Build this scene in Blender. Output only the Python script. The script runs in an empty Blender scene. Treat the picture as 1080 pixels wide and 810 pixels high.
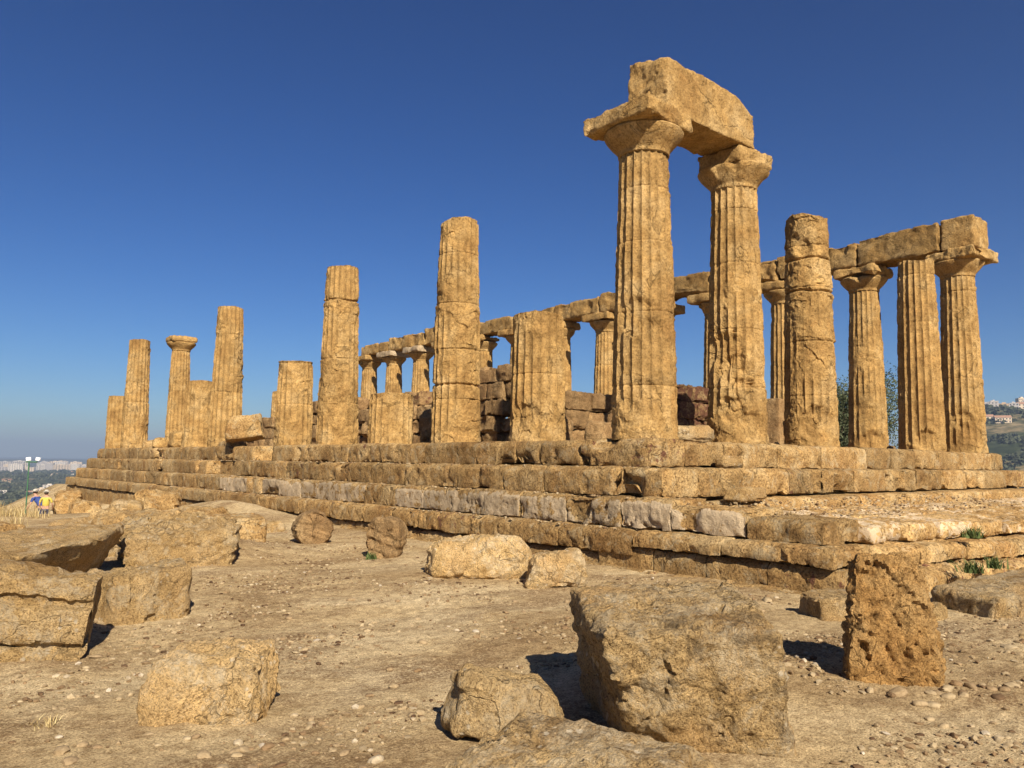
import bpy, math, random
import numpy as np
from mathutils import Matrix, Vector
C = bpy.context.scene
COL = C.collection
R_ = math.radians

# ------------------------------------------------------------------ camera, sky, sun, exposure
CAM = (-12.0178, -10.2172, -0.4537); PITCH, YAW, ROLL, FPX = 0.0964, 0.7027, 0.0121, 851.03
cam = bpy.data.objects.new('camera', bpy.data.cameras.new('camera')); COL.objects.link(cam)
cam.data.sensor_width = 36; cam.data.lens = FPX / 1080 * 36; cam.data.clip_start = .05; cam.data.clip_end = 60000
F_ = Vector((math.sin(YAW)*math.cos(PITCH), math.cos(YAW)*math.cos(PITCH), math.sin(PITCH)))
R0 = Vector((math.cos(YAW), -math.sin(YAW), 0)); U0 = R0.cross(F_)
RR = R0*math.cos(ROLL) + U0*math.sin(ROLL); UU = U0*math.cos(ROLL) - R0*math.sin(ROLL)
m = Matrix((RR, UU, -F_)).transposed().to_4x4(); m.translation = Vector(CAM)
cam.matrix_world = m
C.camera = cam

SUN_EL = R_(35); SUN_X, SUN_Y = -.385, -.923
w = bpy.data.worlds.new('World'); C.world = w; w.use_nodes = True
nt = w.node_tree; bg = nt.nodes['Background']
sky = nt.nodes.new('ShaderNodeTexSky'); sky.sky_type = 'NISHITA'; sky.sun_disc = False
sky.sun_elevation = SUN_EL; sky.sun_rotation = math.atan2(SUN_X, SUN_Y)
sky.altitude = 300; sky.air_density = 1.0; sky.dust_density = .25; sky.ozone_density = 3.2
hs = nt.nodes.new('ShaderNodeHueSaturation'); hs.inputs['Saturation'].default_value = 1.25; hs.inputs['Value'].default_value = .97
nt.links.new(sky.outputs[0], hs.inputs['Color']); gm = nt.nodes.new('ShaderNodeGamma'); gm.inputs[1].default_value = 1.3; nt.links.new(hs.outputs[0], gm.inputs[0])
sm = nt.nodes.new('ShaderNodeVectorMath'); sm.operation = 'MULTIPLY'; sm.inputs[1].default_value = (.335, .400, .505); nt.links.new(gm.outputs[0], sm.inputs[0])
nt.links.new(sm.outputs[0], bg.inputs[0])
bg.inputs[1].default_value = .05
sl = bpy.data.lights.new('sun', 'SUN'); sl.energy = 4.9; sl.angle = R_(.53); sl.color = (1, .90, .76)
so = bpy.data.objects.new('sun', sl); COL.objects.link(so)
sd = Vector((SUN_X*math.cos(SUN_EL), SUN_Y*math.cos(SUN_EL), math.sin(SUN_EL)))
so.rotation_euler = sd.to_track_quat('Z', 'Y').to_euler(); so.location = (-20, -20, 30)
vs = C.view_settings; vs.view_transform = 'Standard'; vs.look = 'None'; vs.exposure = 0.9; vs.gamma = 1; vs.use_curve_mapping = False

# ------------------------------------------------------------------ numpy noise
def _h(ix, iy, iz, s):
    h = (ix.astype(np.int64)*374761393 + iy.astype(np.int64)*668265263 + iz.astype(np.int64)*2147483647 + s*974634777) & 0xffffffff
    h = ((h ^ (h >> 13))*1274126177) & 0xffffffff
    h = ((h ^ (h >> 16))*2246822519) & 0xffffffff
    return (h ^ (h >> 15)).astype(np.float64)/4294967295.0
def vn(P, s=0):
    """value noise in -1..1"""
    P = np.asarray(P, float); i = np.floor(P); f = P-i; i = i.astype(np.int64)
    u = f*f*f*(f*(f*6-15)+10)
    x, y, z = i[:, 0], i[:, 1], i[:, 2]; a, b, c = u[:, 0], u[:, 1], u[:, 2]
    def g(dx, dy, dz): return _h(x+dx, y+dy, z+dz, s)
    x00 = g(0,0,0)*(1-a)+g(1,0,0)*a; x10 = g(0,1,0)*(1-a)+g(1,1,0)*a
    x01 = g(0,0,1)*(1-a)+g(1,0,1)*a; x11 = g(0,1,1)*(1-a)+g(1,1,1)*a
    return ((x00*(1-b)+x10*b)*(1-c)+(x01*(1-b)+x11*b)*c)*2-1
ROT = np.array([[.36, .48, -.8], [-.8, .6, 0], [.48, .64, .6]])
def fbm(P, o=4, s=0, gain=.5, lac=2.03):
    P = np.asarray(P, float); r = 0; a = 1; t = 0
    for k in range(o):
        r = r+a*vn(P, s+k*17); t += a; a *= gain; P = (P @ ROT.T)*lac+3.1
    return r/t
def ridge(P, o=4, s=0):
    P = np.asarray(P, float); r = 0; a = 1; t = 0
    for k in range(o):
        r = r+a*(1-2*np.abs(vn(P, s+k*13))); t += a; a *= .5; P = (P @ ROT.T)*2.03+1.7
    return r/t
def ss(x, a, b):
    t = np.clip((x-a)/(b-a), 0, 1); return t*t*(3-2*t)

def facets(P, s=0):
    """angular broken relief: every cell is a tilted plane; about -1..1"""
    P = np.asarray(P, float); i = np.floor(P).astype(np.int64); best = np.full(len(P), 9.); out = np.zeros(len(P))
    for dx in (-1, 0, 1):
        for dy in (-1, 0, 1):
            for dz in (-1, 0, 1):
                x, y, z = i[:, 0]+dx, i[:, 1]+dy, i[:, 2]+dz
                r0, r1, r2, r3 = (_h(x, y, z, s+q) for q in (1, 2, 3, 4))
                ax, ay, az_ = P[:, 0]-x-r0, P[:, 1]-y-r1, P[:, 2]-z-r2; dd = ax*ax+ay*ay+az_*az_
                val = (r3-.5)*1.1+(ax*(r1-.5)+ay*(r2-.5)+az_*(r0-.5))*2.2
                m_ = dd < best; best = np.where(m_, dd, best); out = np.where(m_, val, out)
    return out
# ------------------------------------------------------------------ object helpers
def mesh_obj(name, V, Q, mat, parent=None, tint=None, smooth=True, matidx=None, sharp=42):
    """V (n,3) local coords, Q list of (k,3|4) int arrays"""
    V = np.asarray(V, np.float32)
    if isinstance(Q, np.ndarray): Q = [Q]
    Q = [np.asarray(q, np.int32) for q in Q if len(q)]
    me = bpy.data.meshes.new(name)
    me.vertices.add(len(V)); me.vertices.foreach_set('co', V.ravel())
    nl = sum(q.size for q in Q); npoly = sum(len(q) for q in Q)
    me.loops.add(nl); me.loops.foreach_set('vertex_index', np.concatenate([q.ravel() for q in Q]))
    me.polygons.add(npoly)
    sizes = np.concatenate([np.full(len(q), q.shape[1], np.int32) for q in Q])
    st = np.concatenate([[0], np.cumsum(sizes)[:-1]]).astype(np.int32)
    me.polygons.foreach_set('loop_start', st); me.polygons.foreach_set('loop_total', sizes)
    me.polygons.foreach_set('use_smooth', np.full(npoly, smooth, bool))
    mats = mat if isinstance(mat, (list, tuple)) else [mat]
    for mm in mats: me.materials.append(mm)
    if matidx is not None: me.polygons.foreach_set('material_index', np.asarray(matidx, np.int32))
    me.update(calc_edges=True)
    if smooth: me.set_sharp_from_angle(angle=R_(sharp))
    if tint is None: tint = np.tile([1., 0., 0.], (len(V), 1))
    at = me.color_attributes.new('tint', 'FLOAT_COLOR', 'POINT')
    at.data.foreach_set('color', np.hstack([tint, np.ones((len(V), 1))]).astype(np.float32).ravel())
    o = bpy.data.objects.new(name, me); COL.objects.link(o)
    if parent: o.parent = parent
    return o
def tag(o, label=None, cat=None, group=None, kind=None):
    if label: o['label'] = label
    if cat: o['category'] = cat
    if group: o['group'] = group
    if kind: o['kind'] = kind
    return o
def empty(name, loc, label, cat, group=None, rz=0):
    o = bpy.data.objects.new(name, None); COL.objects.link(o); o.location = loc; o.rotation_euler = (0, 0, rz)
    o.empty_display_size = .2
    return tag(o, label, cat, group)
def vnormals(V, Q):
    N = np.zeros_like(V)
    a, b, c, d = (V[Q[:, k]] for k in range(4))
    n = np.cross(c-a, d-b)
    for k in range(4):
        for ax in range(3): N[:, ax] += np.bincount(Q[:, k], n[:, ax], len(V))
    return N/(np.linalg.norm(N, axis=1, keepdims=True)+1e-12)
def join(parts):
    Vs, Qs, Ts = [], [], []; o = 0
    for V, Q, T in parts:
        Vs.append(V); Qs.append(Q+o); Ts.append(T); o += len(V)
    return np.vstack(Vs), np.vstack(Qs), np.vstack(Ts)
_cg = {}
def cube_grid(nx, ny, nz):
    key = (nx, ny, nz)
    if key in _cg: return _cg[key]
    n = (nx, ny, nz); P = []; Q = []; off = 0
    for ax in range(3):
        a, b = (ax+1) % 3, (ax+2) % 3
        for side in (0, 1):
            ii, jj = np.meshgrid(np.arange(n[a]+1), np.arange(n[b]+1), indexing='ij')
            q = np.zeros((ii.size, 3), int); q[:, a] = ii.ravel(); q[:, b] = jj.ravel(); q[:, ax] = side*n[ax]
            idx = np.arange(ii.size).reshape(ii.shape)+off
            f = np.stack([idx[:-1, :-1], idx[1:, :-1], idx[1:, 1:], idx[:-1, 1:]], -1).reshape(-1, 4)
            if side == 0: f = f[:, ::-1]
            P.append(q); Q.append(f); off += ii.size
    P = np.vstack(P); Q = np.vstack(Q)
    u, inv = np.unique(P, axis=0, return_inverse=True); inv = inv.ravel()
    _cg[key] = (u/np.array(n)*2.-1, inv[Q]); return _cg[key]
def hexa(cor, res=.05, rnd=.06, amp=.03, sc=2.5, seed=0, fine=.4, pits=(), layers=None, tone=1., pale=0., red=0., cut=0., maxn=90, facet=.8, chip=.035, cav=0, vchip=1.):
    """rough stone between 8 corners (bottom a b c d counter-clockwise seen from above, then top a b c d)"""
    c = np.asarray(cor, float)
    L = (np.linalg.norm(c[1]-c[0])+np.linalg.norm(c[2]-c[3])+np.linalg.norm(c[5]-c[4])+np.linalg.norm(c[6]-c[7]))/4
    W = (np.linalg.norm(c[3]-c[0])+np.linalg.norm(c[2]-c[1])+np.linalg.norm(c[7]-c[4])+np.linalg.norm(c[6]-c[5]))/4
    H = np.linalg.norm(c[4:]-c[:4], axis=1).mean()
    n = [int(np.clip(round(v/res), 3, maxn)) for v in (L, W, H)]
    p, Q = cube_grid(*n)
    hs_ = np.array([L, W, H])/2; r = min(rnd, hs_.min()*.9); X = p*hs_
    I = np.clip(X, -(hs_-r), hs_-r); D = X-I; dn = np.linalg.norm(D, axis=1, keepdims=True)
    X = np.where(dn > 1e-9, I+D/np.maximum(dn, 1e-9)*r, X)
    t = (X/hs_+1)/2; u, v, w_ = t[:, 0:1], t[:, 1:2], t[:, 2:3]
    V = ((c[0]*(1-u)*(1-v)+c[1]*u*(1-v)+c[2]*u*v+c[3]*(1-u)*v)*(1-w_) + (c[4]*(1-u)*(1-v)+c[5]*u*(1-v)+c[6]*u*v+c[7]*(1-u)*v)*w_)
    N = vnormals(V, Q); so_ = np.array([seed*7.13, seed*3.7, seed*1.9])
    A = V*sc+so_
    d = amp*fbm(A, 5, seed, .55)*1.2 + amp*fine*ridge(A*3.1, 3, seed+5)*.5 + amp*.35*fbm(A*7, 2, seed+9)
    W3 = A+.25*np.stack([vn(A*2.1, 3), vn(A*2.1, 4), vn(A*2.1, 5)], 1)
    if facet: d += amp*facet*(.75*facets(W3*1.1, seed)+.4*facets(W3*2.7, seed+50)*ss(fbm(A*.7, 2, seed+60), -.3, .3))
    ed = np.sort(np.clip(np.abs(p*hs_)-(hs_-.10), 0, .1), axis=1)[:, 1]/.1
    ez = np.clip(np.abs(p[:, 2]*hs_[2])-(hs_[2]-.10), 0, .1)/.1; ex = np.clip(np.maximum(np.abs(p[:, 0]*hs_[0])-(hs_[0]-.10), np.abs(p[:, 1]*hs_[1])-(hs_[1]-.10)), 0, .1)/.1
    ed = np.maximum(np.minimum(ez, ex), vchip*ed)
    d -= chip*ss(ed, .1, 1.)*(ss(fbm(A*.9, 3, seed+77), -.05, .4)+.35*np.maximum(0, fbm(A*3.1, 2, seed+78)))
    if cut: d -= cut*ss(fbm(A*.55, 2, seed+31), .12, .45)
    if cav: d -= cav*ss(fbm(A*np.array([2.1, 2.1, 1.6]), 5, seed+91, .6), .13, .32)*ss(fbm(A*.6, 2, seed+92), -.35, .15)
    if layers:
        ax, fr, am = layers; q = V @ np.asarray(ax, float)
        q = q+.06*fbm(A*.6, 2, seed+3)
        d += am*(1-2*np.abs(np.modf(np.abs(q*fr))[0]-.5)*2)*(.5+.5*fbm(A*.8, 2, seed+8)) - am*.8*(ridge(np.stack([q*fr*.9, q*0, q*0], 1)+so_, 2, seed) > .72)
    pn_ = fbm(V*14, 3, seed+41) if len(pits) else 0
    for (px, py, pz, pr, pd) in pits:
        e = V-np.array([px, py, pz]); e = e*(1+.5*pn_[:, None])*np.array([1, 1, .8])
        d -= pd*np.exp(-((e**2).sum(1)/(pr*pr))**1.5)
    V2 = V+N*d[:, None]
    T = np.zeros((len(V), 3)); T[:, 0] = tone; T[:, 1] = pale; T[:, 2] = red
    return V2, Q, T
def box8(x0, x1, y0, y1, z0, z1):
    return [(x0,y0,z0),(x1,y0,z0),(x1,y1,z0),(x0,y1,z0),(x0,y0,z1),(x1,y0,z1),(x1,y1,z1),(x0,y1,z1)]
def sub(V, loc): return V-np.asarray(loc, float)
def thing_hexa(name, cor, mat, label, cat, group=None, **k):
    c = np.asarray(cor, float); loc = np.append(c[:4, :2].mean(0), c[:4, 2].mean())
    V, Q, T = hexa(c, **k); o = mesh_obj(name, sub(V, loc), Q, mat, None, T); o.location = loc
    return tag(o, label, cat, group)

# ------------------------------------------------------------------ materials
def new_mat(name):
    m_ = bpy.data.materials.new(name); m_.use_nodes = True; return m_, m_.node_tree, m_.node_tree.nodes['Principled BSDF']
def N(nt, t, **kw):
    n = nt.nodes.new(t)
    for k, v in kw.items():
        if k in n.inputs: n.inputs[k].default_value = v
        else: setattr(n, k, v)
    return n
def ramp(nt, stops, src):
    r = nt.nodes.new('ShaderNodeValToRGB'); e = r.color_ramp.elements
    while len(e) < len(stops): e.new(.5)
    for k, (p, c) in enumerate(stops):
        e[k].position = p; e[k].color = (*c, 1) if len(c) == 3 else c
    nt.links.new(src, r.inputs[0]); return r
def mixc(nt, f, a, b, mode='MIX'):
    m_ = nt.nodes.new('ShaderNodeMix'); m_.data_type = 'RGBA'; m_.blend_type = mode
    for s_, v in ((m_.inputs[0], f), (m_.inputs[6], a), (m_.inputs[7], b)):
        if isinstance(v, bpy.types.NodeSocket): nt.links.new(v, s_)
        elif isinstance(v, (int, float)): s_.default_value = v
        else: s_.default_value = (*v, 1)
    return m_.outputs[2]
def noise(nt, vec, scale, detail=4, rough=.55, dist=0):
    n = N(nt, 'ShaderNodeTexNoise', Scale=scale, Detail=detail, Roughness=rough, Distortion=dist); nt.links.new(vec, n.inputs['Vector']); return n.outputs[0]
def stone_mat(name, dark, mid, light, lichen=None, lich_amt=.0, bump=.7, grain=1., speck=.25, black=0, zone=None):
    m_, nt, b = new_mat(name)
    tc = N(nt, 'ShaderNodeTexCoord'); oi = N(nt, 'ShaderNodeObjectInfo')
    sc = N(nt, 'ShaderNodeVectorMath', operation='SCALE'); sc.inputs['Scale'].default_value = 37.
    cx = N(nt, 'ShaderNodeCombineXYZ')
    for k in range(3): nt.links.new(oi.outputs['Random'], cx.inputs[k])
    nt.links.new(cx.outputs[0], sc.inputs[0])
    ad = N(nt, 'ShaderNodeVectorMath', operation='ADD'); nt.links.new(tc.outputs['Object'], ad.inputs[0]); nt.links.new(sc.outputs[0], ad.inputs[1])
    v = ad.outputs[0]
    n1 = noise(nt, v, 1.1, 7, .62, .4); c = ramp(nt, [(.32, dark), (.5, mid), (.68, light)], n1).outputs[0]
    n2 = noise(nt, v, 7*grain, 6, .7); f2 = ramp(nt, [(.36, (.68,.64,.58)), (.5, (1,1,1)), (.64, (1.28,1.26,1.22))], n2).outputs[0]
    c = mixc(nt, .8, c, f2, 'MULTIPLY')
    n3 = noise(nt, v, 48*grain, 4, .75); f3 = ramp(nt, [(.40, (.42,.37,.32)), (.48, (1,1,1)), (.6, (1.3,1.28,1.24))], n3).outputs[0]
    c = mixc(nt, speck*2 if speck < .5 else 1., c, f3, 'MULTIPLY')
    # weathering streaks of darker patina
    mp = N(nt, 'ShaderNodeMapping'); mp.inputs['Scale'].default_value = (2.2, 2.2, .5); nt.links.new(v, mp.inputs['Vector'])
    n4 = noise(nt, mp.outputs[0], 1.4, 5, .6); r4 = ramp(nt, [(.5, (0,0,0)), (.72, (1,1,1))], n4).outputs[0]
    bw = N(nt, 'ShaderNodeMath', operation='MULTIPLY'); nt.links.new(r4, bw.inputs[0]); bw.inputs[1].default_value = .22
    c = mixc(nt, bw.outputs[0], c, tuple(x*.62 for x in dark))
    if lichen:
        n5 = noise(nt, v, 3.2, 8, .72, .6); r5 = ramp(nt, [(.62-lich_amt*.25, (0,0,0)), (.68-lich_amt*.2, (1,1,1))], n5).outputs[0]
        n6 = noise(nt, v, 26, 5, .8); r6 = ramp(nt, [(.42, (.25,.25,.25)), (.6, (1,1,1))], n6).outputs[0]
        mm = N(nt, 'ShaderNodeMath', operation='MULTIPLY'); nt.links.new(r5, mm.inputs[0]); nt.links.new(r6, mm.inputs[1])
        m2 = N(nt, 'ShaderNodeMath', operation='MULTIPLY'); nt.links.new(mm.outputs[0], m2.inputs[0]); m2.inputs[1].default_value = .8
        c = mixc(nt, m2.outputs[0], c, lichen)
    if black:
        n8 = noise(nt, v, 4.3, 9, .78, .8); r8 = ramp(nt, [(.53, (0,0,0)), (.62, (black,)*3)], n8).outputs[0]
        c = mixc(nt, r8, c, (.10, .07, .04))
    if zone:
        nz_ = noise(nt, v, 1.3, 5, .55, .5); rz_ = ramp(nt, [(.5, (0,0,0)), (.6, (zone[3],)*3)], nz_).outputs[0]; c = mixc(nt, rz_, c, mixc(nt, .8, zone[:3], f3, 'MULTIPLY'))
        vd = N(nt, 'ShaderNodeTexVoronoi', Scale=13, feature='F1', Randomness=1.); nw = noise(nt, v, 9, 4, .7)
        vv_ = N(nt, 'ShaderNodeMath', operation='MULTIPLY_ADD'); nt.links.new(nw, vv_.inputs[0]); vv_.inputs[1].default_value = .55; nt.links.new(v, vd.inputs['Vector']); nt.links.new(vd.outputs['Distance'], vv_.inputs[2])
        rd_ = ramp(nt, [(.42, (1,1,1)), (.52, (0,0,0))], vv_.outputs[0]).outputs[0]; nm = noise(nt, v, 2.2, 4, .6); rm_ = ramp(nt, [(.48, (0,0,0)), (.58, (.75,)*3)], nm).outputs[0]
        c = mixc(nt, mixc(nt, 1., rd_, rm_, 'MULTIPLY'), c, (.74, .62, .43))
    nc_ = noise(nt, v, 1.5*grain**.5, 6, .5, .9); rc_ = ramp(nt, [(.488, (1,1,1)), (.5, (0,0,0)), (.512, (1,1,1))], nc_).outputs[0]
    nk_ = noise(nt, v, 1.1, 2, .5); rk_ = ramp(nt, [(.5, (1,1,1)), (.56, (0,0,0))], nk_).outputs[0]
    crack = mixc(nt, 1., rc_, rk_, 'LIGHTEN'); c = mixc(nt, .45, c, crack, 'MULTIPLY')
    at = N(nt, 'ShaderNodeAttribute', attribute_name='tint'); sp = N(nt, 'ShaderNodeSeparateColor'); nt.links.new(at.outputs['Color'], sp.inputs[0])
    n7 = noise(nt, v, 5.5, 7, .7); ml = N(nt, 'ShaderNodeMath', operation='ADD'); nt.links.new(n7, ml.inputs[0]); ml.inputs[1].default_value = 0
    def mask(ch):
        a = N(nt, 'ShaderNodeMath', operation='ADD'); nt.links.new(n7, a.inputs[0]); nt.links.new(sp.outputs[ch], a.inputs[1])
        return ramp(nt, [(.98, (0,0,0)), (1.06, (1,1,1))], a.outputs[0]).outputs[0]
    # second mask scale: tint .5 shows about half of the surface
    c = mixc(nt, mask(1), c, mixc(nt, .7, (.60, .46, .29), f2, 'MULTIPLY'))
    c = mixc(nt, mask(2), c, mixc(nt, .8, (.22, .105, .06), f2, 'MULTIPLY'))
    c = mixc(nt, 1., c, (.81, .81, .81), 'MULTIPLY')
    vm = N(nt, 'ShaderNodeVectorMath', operation='SCALE'); nt.links.new(c, vm.inputs[0]); nt.links.new(sp.outputs[0], vm.inputs['Scale'])
    nt.links.new(vm.outputs[0], b.inputs['Base Color'])
    b.inputs['Roughness'].default_value = .95; b.inputs['Specular IOR Level'].default_value = .12
    h1 = noise(nt, v, 14*grain, 8, .72); h2 = noise(nt, v, 75*grain, 4, .7)
    vo = N(nt, 'ShaderNodeTexVoronoi', Scale=34*grain, feature='F1'); nt.links.new(v, vo.inputs['Vector'])
    pr = ramp(nt, [(.0, (0,0,0)), (.28, (1,1,1))], vo.outputs['Distance']).outputs[0]
    s1 = N(nt, 'ShaderNodeMath', operation='MULTIPLY_ADD'); nt.links.new(h2, s1.inputs[0]); s1.inputs[1].default_value = .35; nt.links.new(h1, s1.inputs[2])
    s2 = N(nt, 'ShaderNodeMath', operation='MULTIPLY_ADD'); nt.links.new(pr, s2.inputs[0]); s2.inputs[1].default_value = .12; nt.links.new(s1.outputs[0], s2.inputs[2])
    s3 = N(nt, 'ShaderNodeMath', operation='MULTIPLY_ADD'); nt.links.new(crack, s3.inputs[0]); s3.inputs[1].default_value = .25; nt.links.new(s2.outputs[0], s3.inputs[2])
    bp = N(nt, 'ShaderNodeBump', Strength=bump, Distance=.075); nt.links.new(s3.outputs[0], bp.inputs['Height']); nt.links.new(bp.outputs[0], b.inputs['Normal'])
    return m_
def flat_mat(name, col, rough=.8, var=.15, scale=6, metal=0):
    m_, nt, b = new_mat(name); tc = N(nt, 'ShaderNodeTexCoord')
    n = noise(nt, tc.outputs['Object'], scale, 4)
    c = ramp(nt, [(.3, tuple(x*(1-var) for x in col)), (.7, tuple(min(1, x*(1+var)) for x in col))], n).outputs[0]
    nt.links.new(c, b.inputs['Base Color']); b.inputs['Roughness'].default_value = rough; b.inputs['Metallic'].default_value = metal
    b.inputs['Specular IOR Level'].default_value = .25
    return m_
M_col = stone_mat('ochre_calcarenite', (.34,.195,.066), (.46,.287,.105), (.54,.37,.165), speck=.28, grain=.5, bump=.9)
M_step = stone_mat('step_stone', (.32,.18,.065), (.46,.295,.12), (.55,.395,.195), lichen=(.56,.45,.27), lich_amt=.35, speck=.45, bump=1., grain=.55)
M_rock = stone_mat('boulder_stone', zone=(.60,.40,.18,.55), dark=(.40,.245,.095), mid=(.56,.375,.16), light=(.65,.47,.24), lichen=(.68,.55,.35), lich_amt=.5, speck=.45, bump=1., grain=1.3)
M_lich = stone_mat('lichened_boulder_stone', (.33,.205,.085), (.52,.355,.16), (.64,.465,.235), lichen=(.70,.56,.35), lich_amt=.65, speck=.5, black=.6, zone=(.58,.365,.15,.7), bump=1., grain=1.4)
M_orange = stone_mat('orange_eroded_stone', (.40,.205,.065), (.56,.325,.115), (.64,.43,.19), speck=.4, bump=1., grain=1.3)
M_wall = stone_mat('cella_stone', (.29,.17,.075), (.42,.265,.12), (.52,.36,.18), speck=.35, bump=.9)
M_new = stone_mat('restored_pale_stone', (.42,.31,.19), (.48,.37,.235), (.53,.42,.28), speck=.15, bump=.3)

# ------------------------------------------------------------------ terrain
def terrain(X, Y):
    X = np.asarray(X, float); Y = np.asarray(Y, float); Z0 = np.zeros_like(X)
    def bd(x0, x1, y0, y1): return np.hypot(np.maximum(np.maximum(x0-X, X-x1), 0), np.maximum(np.maximum(y0-Y, Y-y1), 0))
    d = np.minimum(bd(-1., 24, -70, 47), bd(-50, 24, -70, 17))
    P = np.stack([X, Y, Z0], 1)
    h = -2.13 - .5*np.clip(d, 0, 7) - .1*np.clip(d-7, 0, 30) - 52*ss(d, 30, 260)
    near = 1-ss(d, 0, 60)
    h += near*(.07*fbm(P*.35, 3, 3)+.02*fbm(P*1.7, 4, 5)) + .9*ss(d, 3, 25)*fbm(P*.12, 3, 8)
    far = ss(d, 200, 900); h += far*13*fbm(P/420, 4, 21)+ (1-near)*3*fbm(P/60, 3, 25)
    # earth mound heaped against the south steps
    h += .45*np.exp(-(((X+2.9)/1.1)**2+((Y-13.)/3.4)**2)) + .35*np.exp(-(((X+6.9)/1.3)**2+((Y-4.6)/1.5)**2))+.12*np.exp(-(((X+10.6)/1.2)**2+((Y-1)/3)**2))
    h -= .05*np.exp(-((X+2.6)/.7)**2)*(Y < 8)*(Y > -6)
    r = np.hypot(X-CAM[0], Y-CAM[1])+1e-6; az = np.degrees(np.arctan2(X-CAM[0], Y-CAM[1]))
    g = ss(az, 62, 70.3)*(1-ss(az, 100, 118))*ss(r, 500, 1750)*(1-.35*ss(r, 2200, 4500))
    h += g*(164+14*fbm(P/260, 3, 31))
    h += 60*ss(r, 6500, 9500)*(.5+.5*fbm(P/2500, 2, 55)) - 8*ss(r, 2500, 4200)
    return h
def axis_coords(a0, a1, step, lim, g=1.055):
    c = list(np.arange(a0, a1, step)); s = step
    lo = [a0]
    while lo[-1] > -lim: s *= g; lo.append(lo[-1]-s)
    s = step; hi = [c[-1]]
    while hi[-1] < lim: s *= g; hi.append(hi[-1]+s)
    return np.array(lo[:0:-1]+c+hi[1:])
gx = axis_coords(-11.6, -1.2, .034, 16000); gy = axis_coords(-8.6, 4.5, .034, 16000)
GX, GY = np.meshgrid(gx, gy, indexing='ij'); sh = GX.shape; GXf, GYf = GX.ravel(), GY.ravel()
def micro(X, Y):
    P = np.stack([X, Y, X*0], 1); r = np.hypot(X+7, Y+1)
    return ((.012*fbm(P*4, 4, 61)+.011*np.maximum(0, ridge(P*9, 3, 63))*ss(fbm(P*.5, 3, 66), -.2, .4)+.004*fbm(P*22, 2, 69)+.007*facets(P*11, 5)*ss(fbm(P*.9, 3, 73), -.25, .3)+.004*facets(P*19, 7))*(1-ss(r, 10, 40)))
GZ = terrain(GXf, GYf)+micro(GXf, GYf)
idx = np.arange(GX.size).reshape(sh)
GQ = np.stack([idx[:-1, :-1], idx[1:, :-1], idx[1:, 1:], idx[:-1, 1:]], -1).reshape(-1, 4)
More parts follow.
